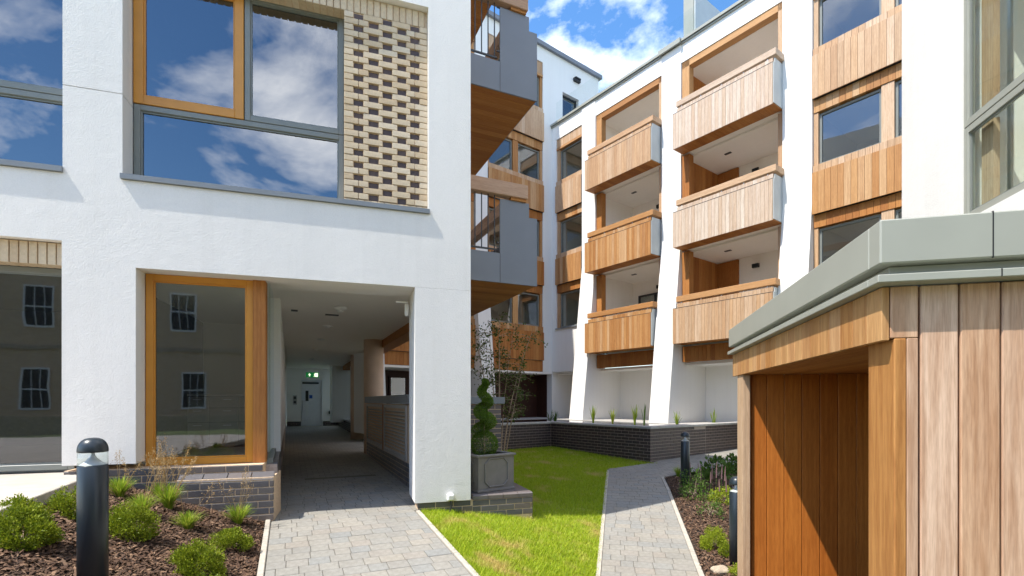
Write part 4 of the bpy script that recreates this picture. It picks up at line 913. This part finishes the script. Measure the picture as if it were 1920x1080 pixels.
TP = root('spiral_topiary', M_PL @ Matrix.Translation((Wd/2, Wd/2, 0.44)), 'clipped spiral box topiary growing in the square planter', 'topiary')
def topiary():
    n1 = 5200; d = RNG.normal(0, 1, (n1, 3)); d /= np.linalg.norm(d, axis=1)[:, None]
    c1 = d*(0.185*(0.86+0.16*RNG.random((n1, 1))))+[0, 0, 0.16]; n2 = 13000
    t = RNG.random(n2)**1.2; ang = -t*2.6*2*np.pi+2.6; R = 0.080*(1-t)**0.6+0.004; tr_ = 0.082*(1-t)**0.6+0.026; z = 0.33+0.72*t**0.95
    ctr = np.stack([np.cos(ang)*R, np.sin(ang)*R, z], 1); d2 = RNG.normal(0, 1, (n2, 3)); d2 /= np.linalg.norm(d2, axis=1)[:, None]
    c2 = ctr+d2*(tr_*(0.8+0.22*RNG.random(n2)))[:, None]*[1, 1, 0.8]
    V = leaves(np.concatenate([c1, c2]), np.concatenate([d, d2]), np.full(n1+n2, 0.017), 0.6, 0.6)
    put('foliage', arr_mesh('foliage', V, 4, 'leaf_dark'), (0, 0, 0), TP)
    put('stem', tubes_mesh('stem', [([(0, 0, -0.05), (0.0, 0, 0.5), (0, 0, 1.0)], [0.014, 0.010, 0.004])], 'bark_stem', 8), (0, 0, 0), TP)
topiary()
# small multi stem birch behind the enclosure
def birch():
    X, Y = -0.22, 9.6; z = 0.42; R = root('young_birch', Matrix.Translation((X, Y, z)), 'slender young birch with several stems behind the low brick wall', 'tree')
    rr = random.Random(5); lst = []; lv = []
    stems = [((-0.02, 0, 0), (-0.03, 0.0, 1.5), (-0.02, 0.05, 3.05), 0.026), ((0.03, 0, 0), (0.10, 0.1, 1.4), (0.62, 0.15, 2.75), 0.020), ((-0.05, 0, 0), (-0.20, -0.05, 1.4), (-0.55, 0.0, 2.9), 0.020), ((0.05, 0, 0.0), (0.22, -0.1, 1.2), (0.42, -0.15, 2.0), 0.015), ((0.0, 0.05, 0), (0.02, 0.2, 1.6), (0.28, 0.35, 2.9), 0.016), ((-.03, 0.05, 0), (-0.15, 0.2, 1.6), (-0.25, 0.3, 3.0), 0.016)]
    for a, b, c, r0 in stems:
        a, b, c = Vector(a), Vector(b), Vector(c); P = [(a*(1-t)**2+b*2*t*(1-t)+c*t*t) for t in np.linspace(0, 1, 9)]
        lst.append((P, [r0*(1-0.85*t) for t in np.linspace(0, 1, 9)]))
        for i in range(22):
            t = rr.uniform(0.42, 1.0); p = a*(1-t)**2+b*2*t*(1-t)+c*t*t; d = Vector((rr.gauss(0, 1), rr.gauss(0, 1), rr.uniform(-0.2, 0.9))).normalized(); ln = rr.uniform(0.15, 0.42)
            q = p+d*ln*0.5; e = p+d*ln+Vector((0, 0, -0.06)); lst.append(([p, q, e], [0.005, 0.0035, 0.0015]))
            for k in range(18):
                s = rr.uniform(0.2, 1.05); lv.append(tuple(p.lerp(e, s)+Vector((rr.gauss(0, .04), rr.gauss(0, .04), rr.gauss(0, .04)))))
    put('stems', tubes_mesh('stems', lst, 'bark_stem', 7), (0, 0, 0), R)
    lv = np.array(lv); put('crown', arr_mesh('crown', leaves(lv, RNG.normal(0, 1, lv.shape)+[0, 0, -0.4], np.full(len(lv), 0.045), 0.4, 0.7), 4, 'leaf_birch'), (0, 0, 0), R)
birch()
# pond plants
for i, (x, y, h, n, lab) in enumerate(((-4.26, 2.6, 0.52, 26, 'iris clump in the pond right of the first white fin'), (-3.24, 2.4, 0.46, 28, 'iris clump midway between the two fins'), (-2.22, 2.2, 0.54, 34, 'brightest iris clump in the pond left of the second fin'), (-1.95, 2.3, 0.62, 10, 'dark thin reeds left of the second fin'), (-0.85, 2.3, 0.42, 22, 'iris clump at the right of the second fin'), (-4.70, 1.3, 0.36, 20, 'shaded iris clump near the dark entrance, right one'), (-4.85, 1.2, 0.40, 16, 'shaded iris clump near the dark entrance, left one'), (-0.42, 3.4, 0.50, 12, 'thin reeds at the right end of the pond'))):
    v = M_PW @ Vector((x, y, 0)); tuft(v.x, v.y, n, h*1.15, 0.16, lab, 'leaf_mid' if 'dark' in lab or 'shaded' in lab else 'blade_lime', 0, 'pond_plant', 'plant', 'plants in the pond', z=1.09, w=0.014)  # shaded iris clumps get a darker leaf colour, shade put into it

# ------------------------------------------------------------------ small fittings
ex = small('exit_sign', M_Q, -1.19, 17.2, 2.93, 0.52, 0.05, 0.22, 'sign_green', 'green emergency exit sign hanging before the passage door', 'sign')
def flat(name, pts, parent, mat): return prism(name, pts, -0.03, -0.0255, mat, parent, 'y')
flat('arrow', [(-0.135, -0.06), (-0.095, -0.06), (-0.095, 0.0), (-0.06, 0.0), (-0.115, 0.07), (-0.17, 0.0), (-0.135, 0.0)], ex, 'sign_pale'); flat('doorway', [(0.11, -0.08), (0.22, -0.08), (0.22, 0.085), (0.11, 0.085)], ex, 'sign_pale'); 
flat('figure', [(0.05, -0.07), (0.075, -0.075), (0.09, -0.03), (0.11, -0.07), (0.13, -0.06), (0.105, 0.01), (0.12, 0.04), (0.09, 0.07), (0.06, 0.03), (0.085, 0.0)], ex, 'sign_pale')
cp = small('call_panel', M_Q, -1.87, 18.87, 1.85, 0.16, 0.03, 0.42, 'coping', 'narrow entry call panel left of the passage door', 'panel'); put('button_plate', box_mesh(0.10, 0.02, 0.12, 'dark_metal'), (0, -0.02, 0.1), cp); put('button_plate', box_mesh(0.10, 0.02, 0.10, 'dark_metal'), (0, -0.02, -0.1), cp)
bl = small('wall_vent', M_Q, -0.34, 18.85, 1.27, 0.16, 0.10, 0.16, 'dark_metal', 'round dark vent hood right of the passage door', 'vent', 0.03); put('vent_grille', box_mesh(0.10, 0.02, 0.10, 'black'), (0, -0.06, 0), bl)
def disc(X, Y, Z, r_, h, mat, label, cat, m=M_Q):
    o = bpy.data.objects.new('ceiling_fitting', lathe_mesh('ceiling_fitting', [(r_*0.6, -h), (r_, -h*0.5), (r_, 0)], mat, 24)); COL.objects.link(o); o.matrix_world = m @ Matrix.Translation((X, Y, Z)); OFF[o] = Vector((0, 0, 0)); tag(o, label, cat, 'fittings on the passage ceiling')
    put('lens', lathe_mesh('lens', [(r_*0.35, -h*1.6), (r_*0.5, -h)], 'white_paint', 16), (0, 0, 0), o)
disc(-1.35, 2.4, 3.299, 0.10, 0.05, 'white_paint', 'white dome detector nearest on the passage ceiling', 'detector')
for i, (x, y) in enumerate(((-1.40, 4.6), (-1.40, 6.9), (-1.40, 9.4), (-1.38, 13.0))): disc(x, y, 3.299, 0.09, 0.02, 'white_paint', ['first', 'second', 'third', 'fourth'][i]+' flat round downlight along the passage ceiling beyond the detector', 'downlight')
small('ceiling_vent', M_Q, -1.42, 3.2, 3.294, 0.22, 0.10, 0.012, 'dark_metal', 'dark slot vent on the passage ceiling behind the detector', 'vent', 0.002)
small('ceiling_vent', M_Q, -2.02, 3.0, 3.294, 0.10, 0.12, 0.012, 'dark_metal', 'dark square vent on the passage ceiling by the left wall', 'vent', 0.002)
pc = small('motion_sensor', M_F, -0.745, 0.52, 3.00, 0.05, 0.08, 0.16, 'white_paint', 'small white motion sensor high on the inside of the pillar', 'sensor', 0.012); put('sensor_bracket', box_mesh(0.16, 0.03, 0.02, 'white_paint'), (-0.06, 0, 0.10), pc)
oc = small('outside_socket', M_F, -0.265, -0.035, 0.605, 0.085, 0.07, 0.085, 'white_paint', 'white outdoor socket low on the front of the pillar', 'socket', 0.012); put('socket_cover', box_mesh(0.07, 0.03, 0.065, 'alu', 0.008), (0, -0.04, 0.0), oc)
put('cable', tubes_mesh('cable', [([(0, 0.0, -0.04), (0.01, -0.01, -0.1), (-0.01, 0.0, -0.2)], [0.012, 0.012, 0.012])], 'dark_metal', 6), (0, 0, 0), oc)
# kitchen seen through the lower window
KU = root('kitchen_unit', M_Q @ Matrix.Translation((-3.5, 3.6, 1.02)), 'dark kitchen drawers under a pale worktop behind the orange window', 'cabinet')
boxes('carcass', [(-0.68, 1.05, 0.05, 0.85, 0, 0.86)], 'dark_room', KU); box('worktop', -0.68, 1.05, 0.0, 0.87, 0.862, 0.90, 'coping', KU)
for i in range(4):
    for (a, b) in ((0.08, 0.42), (0.43, 0.66), (0.67, 0.85)):
        d = box('drawer_front', -0.67+i*0.43, -0.67+i*0.43+0.42, 0.025, 0.047, a, b, 'room', KU); box('handle', -0.67+i*0.43+0.2, -0.67+i*0.43+0.32, 0.01, 0.024, b-0.05, b-0.04, 'alu', d)
# brick terrace opposite, seen only as a reflection in the windows
HM = frame_m((10.0, -13.0), (-0.95284, -0.30347)); HH = root('brick_house', HM, 'brown brick house with white sash windows across the courtyard, mirrored in the glass', 'building')
boxes('wall', [(-8, 30, 0, 0.4, -0.2, 9.2)], 'brick_house_tex', HH); box('roof', -8, 30, 0.1, 6, 9.2, 9.5, 'metal_slate', HH); boxes('bay', [(6.5, 9.5, -1.2, -0.004, -0.2, 6.5), (15.2, 15.32, -0.1, -0.004, -0.2, 9.2), (3.1, 3.2, -0.1, -0.004, -0.2, 9.2)], 'stone_tan', HH); box('garden_wall', -8, 30, -4.5, -4.3, -0.2, 1.2, 'stone_tan', HH)
box('string_course', -8, 30, -0.05, -0.002, 4.2, 4.4, 'stone_tan', HH)
for i in range(11):
    for z in (1.4, 5.2):
        x = -6+i*3.1+random.uniform(-0.5, 0.5); w = boxes('window', [(x, x+0.06, -0.06, -0.003, z, z+1.9), (x+1.04, x+1.1, -0.06, -0.003, z, z+1.9), (x+.06, x+1.04, -0.06, -0.003, z, z+0.08), (x+.06, x+1.04, -0.06, -0.003, z+1.83, z+1.9), (x+.06, x+1.04, -0.05, -0.003, z+0.92, z+0.98), (x+0.36, x+0.385, -0.04, -0.003, z+.08, z+1.83), (x+0.71, x+0.735, -0.04, -0.003, z+.08, z+1.83)], 'white_paint', HH)
        box('pane', x+0.06, x+1.04, -0.02, -0.002, z+0.08, z+1.83, 'black', w)
# the passage and upper storeys belong to the same white block as its street front: hang their parts on it
_rel = M_F.inverted() @ M_Q
for ch in [o for o in COL.objects if o.parent == QB]:
    mb = ch.matrix_basis.copy(); ch.parent = FB; ch.matrix_basis = _rel @ mb
bpy.data.objects.remove(QB)
